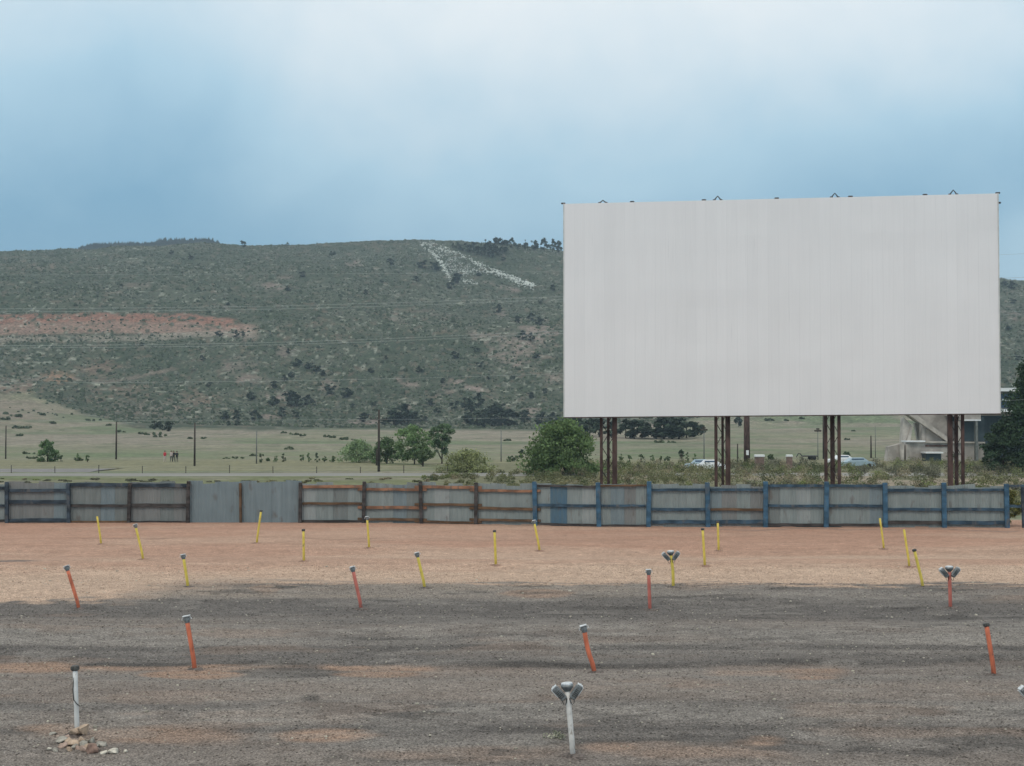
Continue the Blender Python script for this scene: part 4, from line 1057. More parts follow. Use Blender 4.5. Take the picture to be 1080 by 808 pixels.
for u in (594, 667, 743, 820, 898, 977, 1054):
    x = perspx(u); z = ztop(x); m = MB(); m.box((x, .1, z + .04), (.26, .16, .08), bev=.02); m.build('top_bracket', M['steel_dark'], scr)
m = MB(); m.box((LW + .12, .05, zr1 - .55), (.14, .14, .10), bev=.02); m.build('side_bracket', M['steel_dark'], scr)
# towers
for ti, (uu, rs) in enumerate((((634, 641.3, 648), (.10, .10, .17)), ((754.5, 761.5, 767), (.11, .09, .17)), ((870, 877, 884), (.11, .15, .11)), ((1000.7, 1007.3, 1014), (.16, .12, .11)))):
    xs = [perspx(u) for u in uu]
    zt = ztop(xs[1]) - .4; zbb = zbot(xs[1])
    tw = MB(); tw.box((xs[1], 1.0, -.1), (1.4, 2.4, .5), bev=.05)
    root = tw.build('tower_footing', M['concrete_dark'], scr)
    dys = [.75, 2.1, .55] if ti % 2 == 0 else [.5, 2.1, .7]
    P = []
    for k in range(3):
        y = dys[k]
        yy = 84.7 + y; corr = (yy) / 84.7
        x = perspx(uu[k], y)
        P.append((x, y))
        m = MB(); r = rs[k]
        m.box((x, y, (zt + 0) / 2), (r * 1.7, r * 1.7, zt), bev=.02)
        pst = m.build('tower_leg', M['rust'], scr)
    m = MB()
    for (a, b) in ((0, 1), (1, 2)):
        n = 26; 
        for q in range(n):
            z0 = zt * q / n; z1 = zt * (q + 1) / n
            p, r_ = (P[a], P[b]) if q % 2 == 0 else (P[b], P[a])
            m.tube([(p[0], p[1], z0), (r_[0], r_[1], z1)], .022, 4)
    m.build('lattice', M['steel_dark'], scr)
# back framing
m = MB()
for k in range(7):
    f = (k + .5) / 7
    z = zbot(LW / 2) + (ztop(LW / 2) - zbot(LW / 2)) * f
    m.box((LW / 2, .26, z), (LW - .4, .12, .14))
m.build('girt', M['steel_dark'], scr)

# thick rusty pole with a white box
b = Vector(hit(787.8, 491, 120)); b_y = b.y
pr = empty('steel_pole', b); tag(pr, 'thick rusty brown steel pole with a small white box, seen below the screen', 'pole')
m = MB(); zt = 13.5; m.tube([(0, 0, -.5), (0, 0, 4), (0, 0, zt)], [.46, .43, .36], 18); m.build('pole_shaft', M['rust'], pr, True)
m = MB(); m.box((0, -.50, at(788, 477.5, b_y)[2] - b.z), (.36, .2, .68), bev=.03); m.build('meter_box', M['cap'], pr)

# utility and lamp poles
def upole(name, label, cat, u, vt, vb, r, matk, arm=0., lamp=False, group=None, armz=.12):
    b = Vector(hit(u, vb, 100)); zt = at(u, vt, b.y)[2] - b.z
    root = empty(name, b); tag(root, label, cat, group)
    m = MB(); m.tube([(0, 0, -.3), (0, 0, zt * .5), (0, 0, zt)], [r, r * .85, r * .7], 8); m.build('shaft', M[matk], root, True)
    if arm:
        m = MB(); m.box((0, -.12, zt * (1 - armz)), (arm, .12, .14))
        for q in (-.45, -.2, .2, .45): m.tube([(arm * q, -.12, zt * (1 - armz)), (arm * q, -.12, zt * (1 - armz) + .28)], .04, 5)
        m.build('crossarm', M[matk], root)
    if lamp:
        m = MB(); m.box((0, 0, zt + .1), (1.1, .5, .28), bev=.08); m.box((0, 0, zt + .4), (.5, .4, .25), bev=.08); m.build('lamp_head', M['pole_wood'], root)
    return root
UP = 'utility poles across the meadow'
upole('utility_pole', 'tall dark wooden utility pole with a crossarm beside the willows', 'utility pole', 399.5, 432, 497.5, .17, 'pole_wood', 2.1, group=UP, armz=.16)
upole('utility_pole', 'short dark pole just left of the tall utility pole by the willows', 'utility pole', 397.3, 474, 491, .15, 'pole_wood', group=UP)
upole('utility_pole', 'thin pole furthest left in the meadow, left of the round bush', 'utility pole', 6, 449, 484, .13, 'pole_wood', group=UP)
upole('utility_pole', 'thin pole in the meadow between the round bush and the walkers', 'utility pole', 122.5, 445, 484.5, .16, 'pole_wood', group=UP)
upole('utility_pole', 'thin pole in the meadow just right of the walkers', 'utility pole', 205.2, 446, 491.5, .15, 'pole_wood', group=UP)
upole('utility_pole', 'faint thin pole left of the row of saplings', 'utility pole', 270.5, 452, 489, .10, 'pole_pale', group=UP)
upole('utility_pole', 'faint thin pole left of the big green bush by the screen', 'utility pole', 528.5, 452, 487, .09, 'pole_pale', group=UP)
LP_ = 'lamp and utility poles beneath the screen'
upole('lamp_post', 'thin lamp post between the two left screen towers', 'lamp post', 742.6, 454, 487, .10, 'pole_pale', lamp=True, group=LP_)
upole('lamp_post', 'thin lamp post left of the third screen tower', 'lamp post', 862.7, 455, 485, .08, 'pole_pale', lamp=True, group=LP_)
upole('utility_pole', 'dark slim pole reaching behind the screen beside the third tower', 'utility pole', 868.8, 425, 484, .19, 'pole_wood', group=LP_)
upole('utility_pole', 'short dark pole right of the third screen tower', 'utility pole', 918.7, 459.5, 483, .15, 'pole_wood', group=LP_)
upole('utility_pole', 'thin pale pole right of the short dark pole', 'utility pole', 923.3, 449, 483, .07, 'pole_pale', group=LP_)
upole('utility_pole', 'short dark pole left of the thick rusty pole', 'utility pole', 778, 468, 489, .12, 'pole_wood', group=LP_)

# power lines
for j, (vl, vr_, rad) in enumerate(((290, 288, .011), (325.5, 313, .016), (328.8, 316, .016), (364.5, 348.5, .016), (367, 351.5, .016), (404, 395, .013), (444, 442, .010))):
    Yw = 150.; pts = []
    for k in range(41):
        u = -600 + k * 55
        v = np.interp(u, [-600, 0, 300, 590, 1600], [vl + 4, vl, vl - 1 + 0, vr_, vr_ - 42])
        pts.append(at(u, v, Yw))
    # smooth
    P = np.array(pts)
    for _ in range(12): P[1:-1] = (P[:-2] + 2 * P[1:-1] + P[2:]) / 4
    m = MB(); m.tube([tuple(p) for p in P], rad * .95, 5); o = m.build('power_line', M['wire'])
    tag(o, 'thin pale power line strung across in front of the hillside', 'power line', 'power lines crossing the view')

# roadside wire fence
fr = empty('wire_fence', hit(268, 500, 120)); tag(fr, 'low wire fence of thin posts along the far side of the pale road', 'wire fence')
fo = Vector(fr.location); tops = []
for u in list(range(-340, 470, 46)):
    uu = u + 30; b = Vector(hit(uu, 500.3, 120)); h = random.uniform(.85, 1.1)
    m = MB(); m.tube([tuple(b - fo + Vector((0, 0, -.2))), tuple(b - fo + Vector((random.uniform(-.03, .03), 0, h)))], .045, 6); m.build('fence_post', M['pole_wood'], fr)
    tops.append(b - fo)
for hgt in (.35, .6, .85):
    m = MB(); m.tube([tuple(t + Vector((0, -.05, hgt))) for t in tops], .006, 4); m.build('wire', M['wire'], fr)

# ------------------------------------------------------------------ plants in the middle distance
def T(u, vb, vt, wpx, col, name, label, cat='tree', y0=120, **kw):
    b = hit(u, vb, y0); s = b[1] / F
    return tree(name, label, cat, (b[0], b[1], b[2] - .1), (vb - vt) * s * 1.05, wpx * s * 1.12, col, **kw)
T(594, 502, 446, 84, (.085, .125, .050), 'large_bush', 'large leafy green bush behind the fence at the left end of the screen', 'bush', n=12000, size=.19, k=70, shape='bush', h0=.02, seed=3, trunk_r=.16, limbs=22)
T(1091, 500, 380, 98, (.028, .048, .024), 'juniper_tree', 'big dark pointed evergreen cut by the right edge of the photo beyond the fence', 'tree', n=15000, size=.20, k=80, shape='spire', h0=.0, seed=4, trunk_r=.2, limbs=10, mat_='needle')
T(1058, 500, 441, 44, (.032, .052, .028), 'juniper_bush', 'lower dark rounded evergreen bush at the left foot of the big evergreen', 'bush', n=6000, size=.18, k=40, shape='bush', h0=.0, seed=24, mat_='needle')
T(50, 487, 463.5, 24, (.08, .125, .055), 'round_bush', 'round green bush standing alone in the meadow at the left', 'bush', n=2600, size=.17, k=26, shape='bush', h0=.0, seed=5)
T(378, 488, 465, 42, (.14, .19, .10), 'willow', 'pale green low willow left of the tall utility pole', 'tree', n=4200, size=.16, k=36, shape='bush', h0=.0, seed=6)
T(408, 489, 463, 36, (.065, .10, .045), 'leafy_tree', 'mid green tree just right of the tall utility pole', 'tree', n=3000, size=.17, k=26, shape='bush', h0=.02, seed=7)
T(437, 490, 450, 44, (.10, .15, .065), 'leafy_tree', 'tallest rounded green tree of the clump by the utility pole', 'tree', n=5200, size=.18, k=34, h0=.10, seed=8)
T(466, 489, 446, 30, (.075, .115, .06), 'leafy_tree', 'upright darker tree at the right of the clump', 'tree', n=3000, size=.18, k=22, h0=.22, seed=9)
T(446, 492, 468, 26, (.07, .10, .045), 'leafy_tree', 'small green tree in front of the tallest clump tree', 'tree', n=1500, size=.16, k=14, h0=.15, seed=10)
T(492, 499, 476, 60, (.165, .18, .085), 'yellow_green_shrub', 'broad yellowish green shrub left of the large bush', 'bush', n=4200, size=.15, k=40, shape='bush', h0=.0, seed=11)
T(492, 488, 473, 8, (.035, .05, .028), 'small_dark_tree', 'small dark tree rising behind the yellowish shrub', 'tree', n=500, size=.15, k=8, h0=.1, seed=12)
T(550, 483, 474, 7, (.03, .05, .028), 'small_dark_bush', 'small dark round bush just left of the large bush', 'bush', n=400, size=.17, k=8, h0=.1, seed=13)
T(718.5, 483, 474, 6, (.03, .05, .028), 'small_dark_bush', 'small dark round bush alone in the meadow beneath the screen', 'bush', n=400, size=.17, k=8, h0=.1, seed=14)
T(1068, 560 - 32, 508, 18, (.12, .13, .05), 'yellow_green_weed_bush', 'yellowish weed bush filling the open gap in the fence at right', 'bush', y0=86, n=1600, size=.07, k=20, shape='bush', h0=.0, seed=15) if False else None
b = fbase(1070); tree('weed_bush', 'yellowish weed bush seen through the open gap in the fence at right', 'bush', (b.x + .1, b.y + 1.1, 0), 2.1, 1.5, (.13, .13, .045), n=2200, size=.07, k=22, shape='bush', h0=0., seed=15, trunk_r=.03)
T(892, 485, 476, 10, (.05, .09, .05), 'round_bush', 'dark green round bush beside the low white vehicle right of the third tower', 'bush', n=600, size=.16, k=10, shape='bush', h0=0., seed=16)
T(1002, 486, 473, 22, (.045, .07, .03), 'round_bush', 'dark green bush against the stadium base behind the fourth tower', 'bush', n=1500, size=.16, k=16, shape='bush', h0=0., seed=17)
T(813, 485, 479, 10, (.07, .10, .05), 'round_bush', 'small green bush between the two capped pillars', 'bush', n=500, size=.15, k=8, shape='bush', h0=0., seed=18)
SG = 'saplings along the far side of the road'
for i, u in enumerate([64, 82, 92, 276, 282, 291, 299, 318, 326, 334, 342, 350, 642, 655, 664, 676, 688, 697, 704, 725, 733, 540, 545, 536]):
    left = u < 400
    T(u, 487 + random.uniform(-1, 1), 478 + random.uniform(-1.5, 3), random.uniform(4, 7), (.10, .14, .07) if i % 3 else (.07, .095, .055), 'sapling',
      'small sapling in the row at the far side of the meadow road' if left else 'small sapling in the straggling row beneath and left of the screen', 'sapling',
      n=260, size=.15, k=6, h0=.05, seed=300 + i, group=SG + (' left' if left else ' near the screen'), trunk_r=.05, limbs=2)
# low dark juniper bushes in the meadow
MG = 'low bushes in the meadow'
for i, (u, v, w, h) in enumerate([(4,443,16,5),(17,440,12,4),(28,452,10,3),(18,452,10,4),(20,460,6,3),(33,484,9,3),(28,479,16,3),(57,447,6,3),(45,438,6,3),(160,459,22,4),(169,461,14,4),(150,458,8,3),(202,463,8,2.5),(215,463,7,2.5),(305,474,10,4),
    (310,459,10,3),(320,460,8,2.5),(344,461,6,3),(350,462,8,3),(366,464,14,4),(300,457,8,2.5),(268,481,8,3),(246,484,22,3),(535,465,7,3),(696,467,14,4),(709,467,8,3),(812,444,10,3.5),(845,442,7,3),(829,444,5,2),(893,464,5,2),(900,455,4,1.5),(82,486,8,4),(128,456,10,3),(115,449,6,2.5),(95,444,9,3)]):
    b = hit(u, v, 150); s = b[1] / F; rng = np.random.default_rng(500 + i)
    k = 8; cs = np.stack([rng.uniform(-w * s / 2.2, w * s / 2.2, k), rng.uniform(-1, 1, k), rng.uniform(0, h * s * .6, k)], 1)
    V, Fq, cols = leaf_cloud(cs, np.full(k, h * s * .42), 260, .16 * b[1] / 250, (.085, .115, .062), .3, rng)
    o = np_mesh('low_bush', V, Fq, M['needle'], cols); o.location = b
    tag(o, 'low dark green bush spreading on the meadow slope', 'bush', MG)

# sage scrub behind the fence (mass)
def sage():
    rng = np.random.default_rng(33); n = 4200
    y = rng.uniform(86, 205, n) ; uu = rng.uniform(-250, 1400, n); x = (uu - CX) / F * y
    dens = fbm(x * .07, y * .05, 160, 3)
    left = (uu < 445)
    keep = np.where(left, (y < 150) & (rng.random(n) < .25), (dens + rng.random(n) * .45 > .58))
    road = (np.abs(y - 162) < 6) & (uu < 470); keep &= ~road
    keep &= ~((uu < 560) & (y > 170))
    x, y, uu = x[keep], y[keep], uu[keep]; n = len(x); z = height(x, y)
    sc = np.where(uu < 445, .35, 1.) * np.interp(uu, [400, 480, 560, 700, 1100], [.45, .6, .8, 1, 1]) * np.interp(y, [86, 120, 150, 205], [.5, .7, 1, 1])
    h = rng.uniform(.5, 1.35, n) * sc; w = rng.uniform(.6, 1.6, n) * (.4 + .6 * sc)
    kk = 3
    cs = np.repeat(np.stack([x, y, z], 1), kk, 0) + np.stack([rng.uniform(-.6, .6, n * kk) * np.repeat(w, kk), rng.uniform(-.6, .6, n * kk), rng.uniform(.15, .75, n * kk) * np.repeat(h, kk)], 1)
    rad = np.stack([np.repeat(w, kk) * .45, np.repeat(w, kk) * .45, np.repeat(h, kk) * .45], 1)
    pal = np.array([(.13, .135, .07), (.17, .16, .09), (.085, .10, .05), (.19, .165, .11), (.12, .14, .055), (.10, .10, .07)])
    ci = np.clip((fbm(x * .09, y * .05, 170, 3) - .3) / .4 * 6 + rng.normal(size=n) * .9, 0, 5.9).astype(int); cc = np.repeat(pal[ci] * rng.uniform(.7, 1.25, n)[:, None], kk, 0)
    per = 60; N_ = len(cs) * per; idx = np.repeat(np.arange(len(cs)), per)
    d = rng.normal(size=(N_, 3)); d /= np.linalg.norm(d, axis=1)[:, None]
    P = cs[idx] + d * rad[idx] * rng.uniform(.4, 1.1, N_)[:, None]
    P[:, 2] = np.maximum(P[:, 2], z[np.repeat(np.arange(n), kk)][idx] + .02)
    a = rng.normal(size=(N_, 3)); a[:, 2] = np.abs(a[:, 2]) * 1.2; a /= np.linalg.norm(a, axis=1)[:, None]
    b = rng.normal(size=(N_, 3)); b -= (a * b).sum(1)[:, None] * a; b /= np.linalg.norm(b, axis=1)[:, None]
    s = rng.uniform(.045, .12, N_)[:, None]
    V = np.stack([P - a * s, P - b * s * .45, P + a * s, P + b * s * .45], 1).reshape(-1, 3)
    cols = np.repeat(cc[idx] * 1.35 * rng.uniform(.65, 1.4, N_)[:, None], 4, 0)
    o = np_mesh('sagebrush', V, np.arange(4 * N_).reshape(N_, 4), M['scrub'], cols); tag(o, kind='stuff')
    o['label'] = 'dry grey-green sagebrush and tall weeds behind the fence'
sage()

# ------------------------------------------------------------------ capped pillars, stadium, vehicles, people
def pillar(u, vt, vb, wpx, label):
    b = Vector(hit(u, vb, 120)); s = b.y / F; h = (vb - vt) * s; w = wpx * s
    root = empty('entrance_pillar', b); tag(root, label, 'pillar', 'capped brick pillars beneath the screen')
    m = MB(); m.box((0, 0, h / 2 - .2), (w * .88, w * .88, h), bev=.03); m.build('pillar_shaft', M['brick'], root)
    m = MB(); m.box((0, 0, h - .2 + .16), (w, w, .3), bev=.05); m.build('cap_stone', M['cap'], root)
pillar(801, 480.5, 496, 10, 'broad brick pillar with a white cap right of the thick rusty pole')
pillar(832.5, 480.5, 494, 6.5, 'narrow brick pillar with a white cap left of the third screen tower')

Yst = hit(975, 486, 120)[1]
def W(u, v, Y=Yst): return Vector(at(u, v, Y))
st0 = W(975, 480); st0.z = hz(st0.x, Yst) - .3
st = empty('stadium', st0); tag(st, 'concrete stadium grandstand with raked slab and blue glass press box', 'stadium')
def L(u, v, Y=Yst): return W(u, v, Y) - st0
def slab(name, pts, y0, y1, matk, parent=None):
    """prism: pts (u,v) outline at depth Yst, from y0 to y1 behind"""
    n = len(pts); vs = []
    for yy in (y0, y1):
        for (u, v) in pts:
            p = L(u, v); vs.append((p.x, p.y + yy, p.z))
    fs = [tuple(range(n - 1, -1, -1)), tuple(range(n, 2 * n))] + [(i, (i + 1) % n, n + (i + 1) % n, n + i) for i in range(n)]
    m = MB(); m.add(vs, fs); return m.build(name, M[matk] if isinstance(matk, str) else matk, parent or st)
slab('stair_wall', [(948, 430), (956, 430), (1001, 462), (1001, 467)], 0, 1.0, 'concrete')
slab('seating_slope', [(958, 431), (1016, 431), (1016, 472), (1003, 463)], 2.0, 7, 'concrete_dark')
slab('stair_wall', [(966, 430), (975, 430), (1012, 456), (1012, 459.5)], 2.2, 3.4, 'concrete')
for (u0, u1, a, b) in ((958, 962, 470, 452), (974.5, 978.5, 470, 452)):
    slab('support_column', [(u0, 468), (u1, 468), (u1 + (3 if u0 < 960 else 0), b - 3), (u0 + (5 if u0 < 960 else 1), b - (3 if u0 < 960 else 6))], 1.2, 3.2, 'concrete')
slab('pier_wall', [(954.5, 467), (957.5, 467), (964, 448), (956, 440)], 1.5, 3.4, 'concrete')
slab('under_stand_wall', [(979, 466), (1000, 466), (979, 452)], 1.3, 3.4, 'concrete')
slab('back_wall', [(982, 485), (1003, 485), (1003, 450), (974, 446)], 5, 6, 'concrete_dark')
slab('base_wall', [(953, 466), (1036, 467), (1036, 486), (953, 486)], -1.0, 1.1, 'concrete_dark')
slab('wall_coping', [(953, 464.6), (973, 464.6), (973, 466.2), (953, 466.2)], -1.6, 1.4, 'cap')
slab('wall_coping', [(974, 465.2), (1036, 466), (1036, 467.6), (974, 467)], -1.4, 1.3, 'concrete')
slab('dark_band', [(974, 469), (1001, 469), (1001, 471), (974, 471)], -1.15, -1.0, 'rust')
slab('ramp_wall', [(930, 486), (953, 486), (953, 469), (946, 467.5), (932, 471)], -3.0, -1.2, 'concrete_dark')
slab('low_roof', [(969, 476.3), (987, 476.3), (987, 477.8), (969, 477.8)], -4, -1.1, 'cap')
slab('shed_wall', [(970, 478), (986, 478), (986, 486), (970, 486)], -3.4, -1.2, 'teal_panel')
slab('wall_pillar', [(943, 468), (946, 468), (946, 485), (943, 485)], -4.2, -3.2, 'concrete')
slab('wall_pillar', [(948, 468.5), (951.5, 468.5), (951.5, 485), (948, 485)], -4.2, -3.2, 'concrete_dark')
slab('tower_panel', [(1011, 441), (1036, 440), (1036.5, 465.5), (1011, 465.5)], -.8, 3, 'teal_panel')
slab('tower_fascia', [(992, 432), (1031, 432), (1031, 443.5), (1009, 443.5), (1009, 440), (992, 438)], -1.6, -.85, 'concrete_dark')
slab('tower_coping', [(1010, 442.5), (1030, 442.5), (1030, 444), (1010, 444)], -2.1, -1.65, 'cap')
slab('tower_pier', [(1024.6, 444.2), (1026.6, 444.2), (1027, 485), (1025, 485)], -2.2, -1.2, 'pole_pale')
slab('tower_pier', [(1008, 444), (1010.8, 444), (1010.8, 466), (1008, 466)], -1.2, .5, 'concrete')
# press box
slab('press_box', [(1000, 411), (1098, 411), (1098, 437), (1000, 437)], 0.5, 14, 'concrete_dark')
slab('roof_slab', [(998, 409.5), (1100, 409.5), (1100, 413), (998, 413)], -2.0, 14.5, 'cap')
slab('window', [(1001, 415.5), (1097, 415.5), (1097, 420.5), (1001, 420.5)], .2, .48, 'glass')
slab('window', [(1001, 424), (1097, 424), (1097, 430), (1001, 430)], .2, .48, 'glass')
slab('ledge', [(999, 421), (1099, 421), (1099, 423), (999, 423)], -.8, .47, 'cap')
slab('ledge', [(999, 431.5), (1099, 431.5), (1099, 434.5), (999, 434.5)], -.8, .47, 'cap')
slab('blue_facade', [(1003, 438), (1098, 438), (1098, 485), (1037, 485), (1037, 444), (1003, 444)], 1.5, 12, 'teal_panel')

def car(u, v, Lm, matk, label, rz=0., group=None):
    b = hit(u, v, 150); root = empty('parked_car', b, rz); tag(root, label, 'car', group)
    m = MB(); h = .75
    prof = [(-.5, .25), (-.5, .62), (-.47, .80), (-.30, .88), (-.18, 1.35), (.16, 1.38), (.30, .92), (.46, .80), (.5, .6), (.5, .25)]
    n = len(prof)
    vs = []
    for k, (y, ins) in enumerate(((-.88, 0), (-.80, 1), (.80, 1), (.88, 0))):
        for (px, pz) in prof:
            vs.append((px * Lm * (.99 if ins else 1), (y if pz < 1 else y * .82), pz))
    fs = []
    vs2 = [vs[i] for i in range(n)] + [vs[3 * n + i] for i in range(n)]
    fs = [tuple(range(n)), tuple(range(2 * n - 1, n - 1, -1))] + [(i, n + i, n + (i + 1) % n, (i + 1) % n) for i in range(n)]
    m.add(vs2, fs); m.build('body', M[matk], root)
    for sy in (-1, 1):
        m = MB(); m.box((-.02 * Lm, sy * .80, 1.1), (.36 * Lm, .05, .32)); m.build('window', M['glass'], root)
    for sx_ in (-.31, .31):
        for sy in (-1, 1):
            w = MB(); w.tube([(sx_ * Lm, sy * .75, .31), (sx_ * Lm, sy * .92, .31)], .31, 12); w.build('wheel', M['tyre'], root)
car(739, 496, 3.9, 'car_blue', 'pale blue car parked behind the scrub left of the second tower', 0, 'cars parked beneath the screen')
car(749, 496.5, 3.9, 'car_white', 'white car parked nearest the second screen tower', 0, 'cars parked beneath the screen')
car(888.5, 490, 4.2, 'car_white', 'low white car seen between the legs of the third tower', .1, 'cars parked beneath the screen')
car(903.5, 493.5, 4.6, 'car_blue', 'pale green-blue car right of the dark bush near the third tower', .1, 'cars parked beneath the screen')
# low dark trailer frame left of third tower
b = Vector(hit(852, 485, 150)); s = b.y / F
r_ = empty('trailer', b); tag(r_, 'low dark flat trailer with a curved hitch left of the third tower', 'trailer')
m = MB(); m.box((2 * s, 0, .62), (16 * s, 1.6, .22), bev=.05); m.build('deck', M['dark_metal'], r_)
m = MB(); m.tube([(-6 * s, 0, .62), (-8 * s, 0, 1.0), (-10 * s, 0, 1.05), (-12 * s, 0, .45)], .09, 7); m.build('hitch', M['dark_metal'], r_)
for q in (3, 6):
    for sy in (-1, 1):
        m = MB(); m.tube([(q * s, sy * .7, .3), (q * s, sy * .9, .3)], .3, 12); m.build('wheel', M['tyre'], r_)

def person(u, v, hpx, shirt, legs, label, stride=.18):
    b = hit(u, v, 150); H = 1.72; o0 = Vector(b)
    me = bpy.data.meshes.new('person')
    J = [(0, 0, .95), (0, 0, 1.18), (0, 0, 1.42), (0, 0, 1.50), (0, 0, 1.58), (0, 0, 1.70),
         (-.17, 0, 1.40), (-.23, .03, 1.12), (-.22, -.10, .90), (.17, 0, 1.40), (.23, -.03, 1.12), (.22, .12, .90),
         (-.09, 0, .90), (-.10, -stride * .6, .50), (-.10, -stride * 1.0, .08), (-.10, -stride - .14, .04), (.09, 0, .90), (.10, stride * .4, .50), (.10, stride * 1.3, .10), (.10, stride * 1.3 - .12, .04)]
    E = [(0, 1), (1, 2), (2, 3), (3, 4), (4, 5), (2, 6), (6, 7), (7, 8), (2, 9), (9, 10), (10, 11), (0, 12), (12, 13), (13, 14), (14, 15), (0, 16), (16, 17), (17, 18), (18, 19)]
    Rr = [.15, .14, .15, .06, .10, .09, .06, .05, .035, .06, .05, .035, .10, .07, .045, .04, .10, .07, .045, .04]
    me.from_pydata(J, E, [])
    o = bpy.data.objects.new('person', me); COL.objects.link(o)
    sm_ = o.modifiers.new('skin', 'SKIN')
    for i, r in enumerate(Rr): me.skin_vertices[0].data[i].radius = (r, r * .85)
    me.skin_vertices[0].data[0].use_root = True
    sb = o.modifiers.new('sub', 'SUBSURF'); sb.levels = 1; sb.render_levels = 1
    dg = bpy.context.evaluated_depsgraph_get(); m2 = bpy.data.meshes.new_from_object(o.evaluated_get(dg))
    o.modifiers.clear(); o.data = m2; o.data.name = 'person'
    for mk in ('skin', shirt, legs): m2.materials.append(M[mk])
    for p in m2.polygons:
        c = p.center
        p.material_index = 0 if c.z > 1.48 or (abs(c.x) > .19 and c.z < 1.1) else (1 if c.z > .93 else 2); p.use_smooth = True
    o.location = o0; tag(o, label, 'person', 'people walking beyond the road')
    h = MB(); h.tube([(0, .02, 1.60), (0, .03, 1.68), (0, .02, 1.76)], [.105, .112, .06], 10); h.build('hair', M['bark'], o, True)
bpy.context.view_layer.update()
person(173.8, 487.3, 8, 'red_cloth', 'pale_cloth', 'person in red top and pale trousers walking across the meadow')
person(180.6, 487.3, 8, 'pale_cloth', 'dark_cloth', 'person in pale top and dark trousers walking in the middle of the group')
person(183.2, 487.3, 8, 'dark_cloth', 'dark_cloth', 'person dressed in black walking beside the one in a pale top')
person(186.5, 487.6, 5, 'dark_cloth', 'dark_cloth', 'person in dark clothes at the right end of the walking group')

# ------------------------------------------------------------------ haze
m = MB()
m.box((0, 1800, 145), (5200, 3900, 400 + 0))
hz_o = m.build('haze', [])
hm = bpy.data.materials.new('haze'); hm.use_nodes = True; nt = hm.node_tree
nt.nodes.remove(nt.nodes['Principled BSDF'])
pv = N(nt, 'ShaderNodeVolumePrincipled'); pv.inputs['Density'].default_value = .00021; pv.inputs['Color'].default_value = (.68, .86, 1.0, 1)
pv.inputs['Anisotropy'].default_value = .2
nt.links.new(pv.outputs[0], nt.nodes['Material Output'].inputs['Volume'])
hz_o.data.materials.append(hm); tag(hz_o, kind='stuff')

# ------------------------------------------------------------------ sky, sun
SUN_EL, SUN_AZ = 52., 205.     # azimuth clockwise from +Y (the view direction)
w = bpy.data.worlds.new('World'); S.world = w; w.use_nodes = True; nt = w.node_tree
bg = nt.nodes['Background']; bg.inputs['Strength'].default_value = .10
sky = N(nt, 'ShaderNodeTexSky', sky_type='NISHITA', sun_disc=False, sun_elevation=R(SUN_EL), sun_rotation=R(SUN_AZ))
sky.air_density = 1.2; sky.dust_density = 1.5
tc = N(nt, 'ShaderNodeTexCoord')
sep = N(nt, 'ShaderNodeSeparateXYZ'); nt.links.new(tc.outputs['Generated'], sep.inputs[0])
def mth(op, *a):
    n = N(nt, 'ShaderNodeMath', operation=op)
    for i, q in enumerate(a):
        if isinstance(q, (int, float)): n.inputs[i].default_value = q
        else: nt.links.new(q, n.inputs[i])
    return n.outputs[0]
# thin cloud deck: noise on a warped direction
mp = N(nt, 'ShaderNodeMapping'); mp.inputs['Scale'].default_value = (2.6, 2.6, 4.6); mp.inputs['Location'].default_value = (2.3, .7, 1.2)
nt.links.new(tc.outputs['Generated'], mp.inputs['Vector'])
n1 = N(nt, 'ShaderNodeTexNoise'); n1.inputs['Scale'].default_value = 1.6; n1.inputs['Detail'].default_value = 5; n1.inputs['Roughness'].default_value = .5; n1.inputs['Distortion'].default_value = .15
nt.links.new(mp.outputs[0], n1.inputs['Vector'])
mr = N(nt, 'ShaderNodeMapRange', interpolation_type='SMOOTHSTEP'); mr.inputs['From Min'].default_value = .11; mr.inputs['From Max'].default_value = .31
nt.links.new(sep.outputs['Z'], mr.inputs['Value'])
# a thinner, brighter part of the deck above and right of the view
dt = N(nt, 'ShaderNodeVectorMath', operation='DOT_PRODUCT'); dd = ray(640, -60); dd = dd / np.linalg.norm(dd); dt.inputs[1].default_value = tuple(dd)
nt.links.new(tc.outputs['Generated'], dt.inputs[0])
mb = N(nt, 'ShaderNodeMapRange', interpolation_type='SMOOTHSTEP'); mb.inputs['From Min'].default_value = .945; mb.inputs['From Max'].default_value = 1.0
nt.links.new(dt.outputs['Value'], mb.inputs['Value'])
n2_ = N(nt, 'ShaderNodeTexNoise'); n2_.inputs['Scale'].default_value = 9.; n2_.inputs['Detail'].default_value = 6; n2_.inputs['Roughness'].default_value = .55; n2_.inputs['Distortion'].default_value = .4
nt.links.new(tc.outputs['Generated'], n2_.inputs['Vector'])
dt2 = N(nt, 'ShaderNodeVectorMath', operation='DOT_PRODUCT'); dd = ray(1105, 300); dd = dd / np.linalg.norm(dd); dt2.inputs[1].default_value = tuple(dd)
nt.links.new(tc.outputs['Generated'], dt2.inputs[0])
mb2 = N(nt, 'ShaderNodeMapRange', interpolation_type='SMOOTHSTEP'); mb2.inputs['From Min'].default_value = .9978; mb2.inputs['From Max'].default_value = 1.0
nt.links.new(dt2.outputs['Value'], mb2.inputs['Value'])
fac = mth('MULTIPLY_ADD', mth('SUBTRACT', n1.outputs['Fac'], .5), .55, mth('MULTIPLY_ADD', mr.outputs[0], .72, mth('MULTIPLY_ADD', mb.outputs[0], .20, mth('MULTIPLY_ADD', mb2.outputs[0], .38, mth('MULTIPLY', mth('SUBTRACT', n2_.outputs['Fac'], .42), .42)))))
rp = N(nt, 'ShaderNodeValToRGB'); e = rp.color_ramp.elements
e[0].position = 0.; e[0].color = (.215, .455, .655, 1)
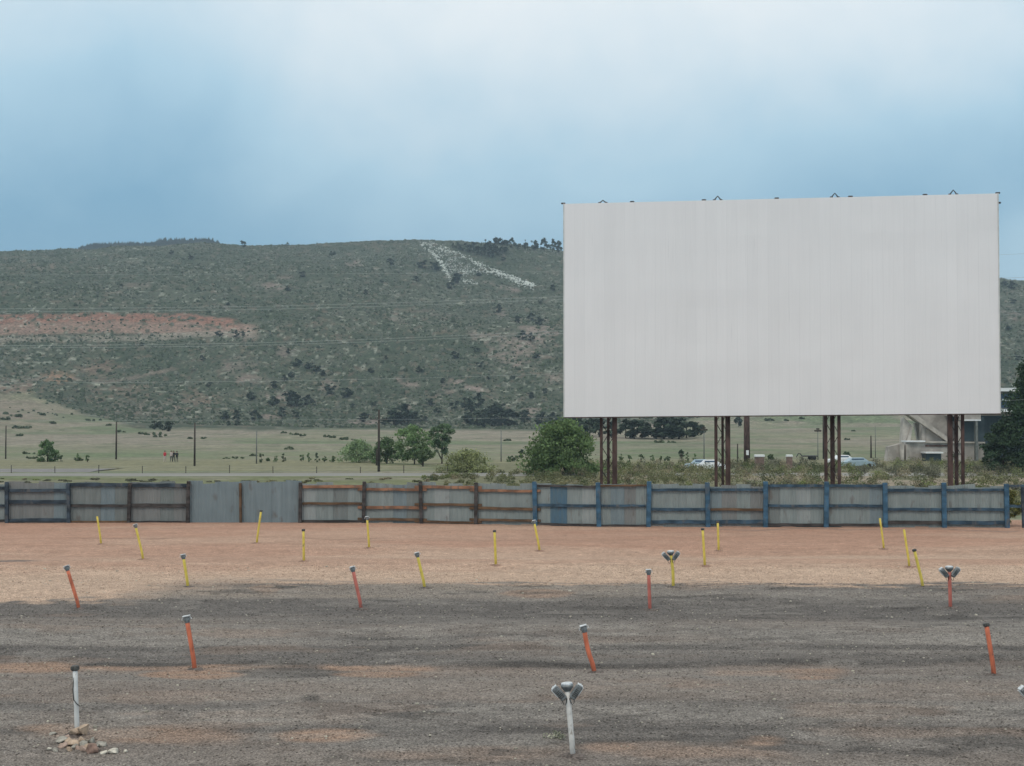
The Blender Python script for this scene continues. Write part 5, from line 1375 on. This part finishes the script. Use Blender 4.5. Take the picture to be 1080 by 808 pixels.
e[1].position = 1.; e[1].color = (.98, 1.03, 1.05, 1)
q = rp.color_ramp.elements.new(.45); q.color = (.50, .73, .88, 1)
nt.links.new(fac, rp.inputs[0])
up = N(nt, 'ShaderNodeMapRange', interpolation_type='SMOOTHSTEP'); up.inputs['From Min'].default_value = .30; up.inputs['From Max'].default_value = .70
nt.links.new(sep.outputs['Z'], up.inputs['Value'])
ov = N(nt, 'ShaderNodeMix', data_type='RGBA'); ov.inputs[7].default_value = (1.02, 1.03, 1.0, 1)
nt.links.new(up.outputs[0], ov.inputs[0]); nt.links.new(rp.outputs[0], ov.inputs[6])
sc = N(nt, 'ShaderNodeVectorMath', operation='SCALE'); sc.inputs['Scale'].default_value = 10.; nt.links.new(ov.outputs[2], sc.inputs[0])
mx = N(nt, 'ShaderNodeMix', data_type='RGBA'); mx.inputs[0].default_value = .93
nt.links.new(sky.outputs[0], mx.inputs[6]); nt.links.new(sc.outputs[0], mx.inputs[7])
nt.links.new(mx.outputs[2], bg.inputs['Color'])
sun = bpy.data.lights.new('sun', 'SUN'); sun.energy = 1.1; sun.angle = R(14); sun.color = (1, .93, .82)
so = bpy.data.objects.new('sun', sun); COL.objects.link(so)
az = R(SUN_AZ); el = R(SUN_EL)
sd_ = Vector((math.sin(az) * math.cos(el), math.cos(az) * math.cos(el), math.sin(el)))
so.rotation_euler = sd_.to_track_quat('Z', 'Y').to_euler()

# ------------------------------------------------------------------ camera, view
cam = bpy.data.cameras.new('camera'); co = bpy.data.objects.new('camera', cam); COL.objects.link(co)
cam.sensor_fit = 'HORIZONTAL'; cam.sensor_width = 36; cam.lens = 36 * F / 1080; cam.clip_end = 12000; cam.clip_start = .1
co.location = (0, 0, HC); co.rotation_euler = (R(90) + PITCH, 0, 0)
S.camera = co
S.view_settings.view_transform = 'Standard'; S.view_settings.look = 'None'; S.view_settings.gamma = 1; S.view_settings.exposure = 0
S.cycles.volume_bounces = 0; S.cycles.volume_max_steps = 64
S.cycles.max_bounces = 5; S.cycles.diffuse_bounces = 3
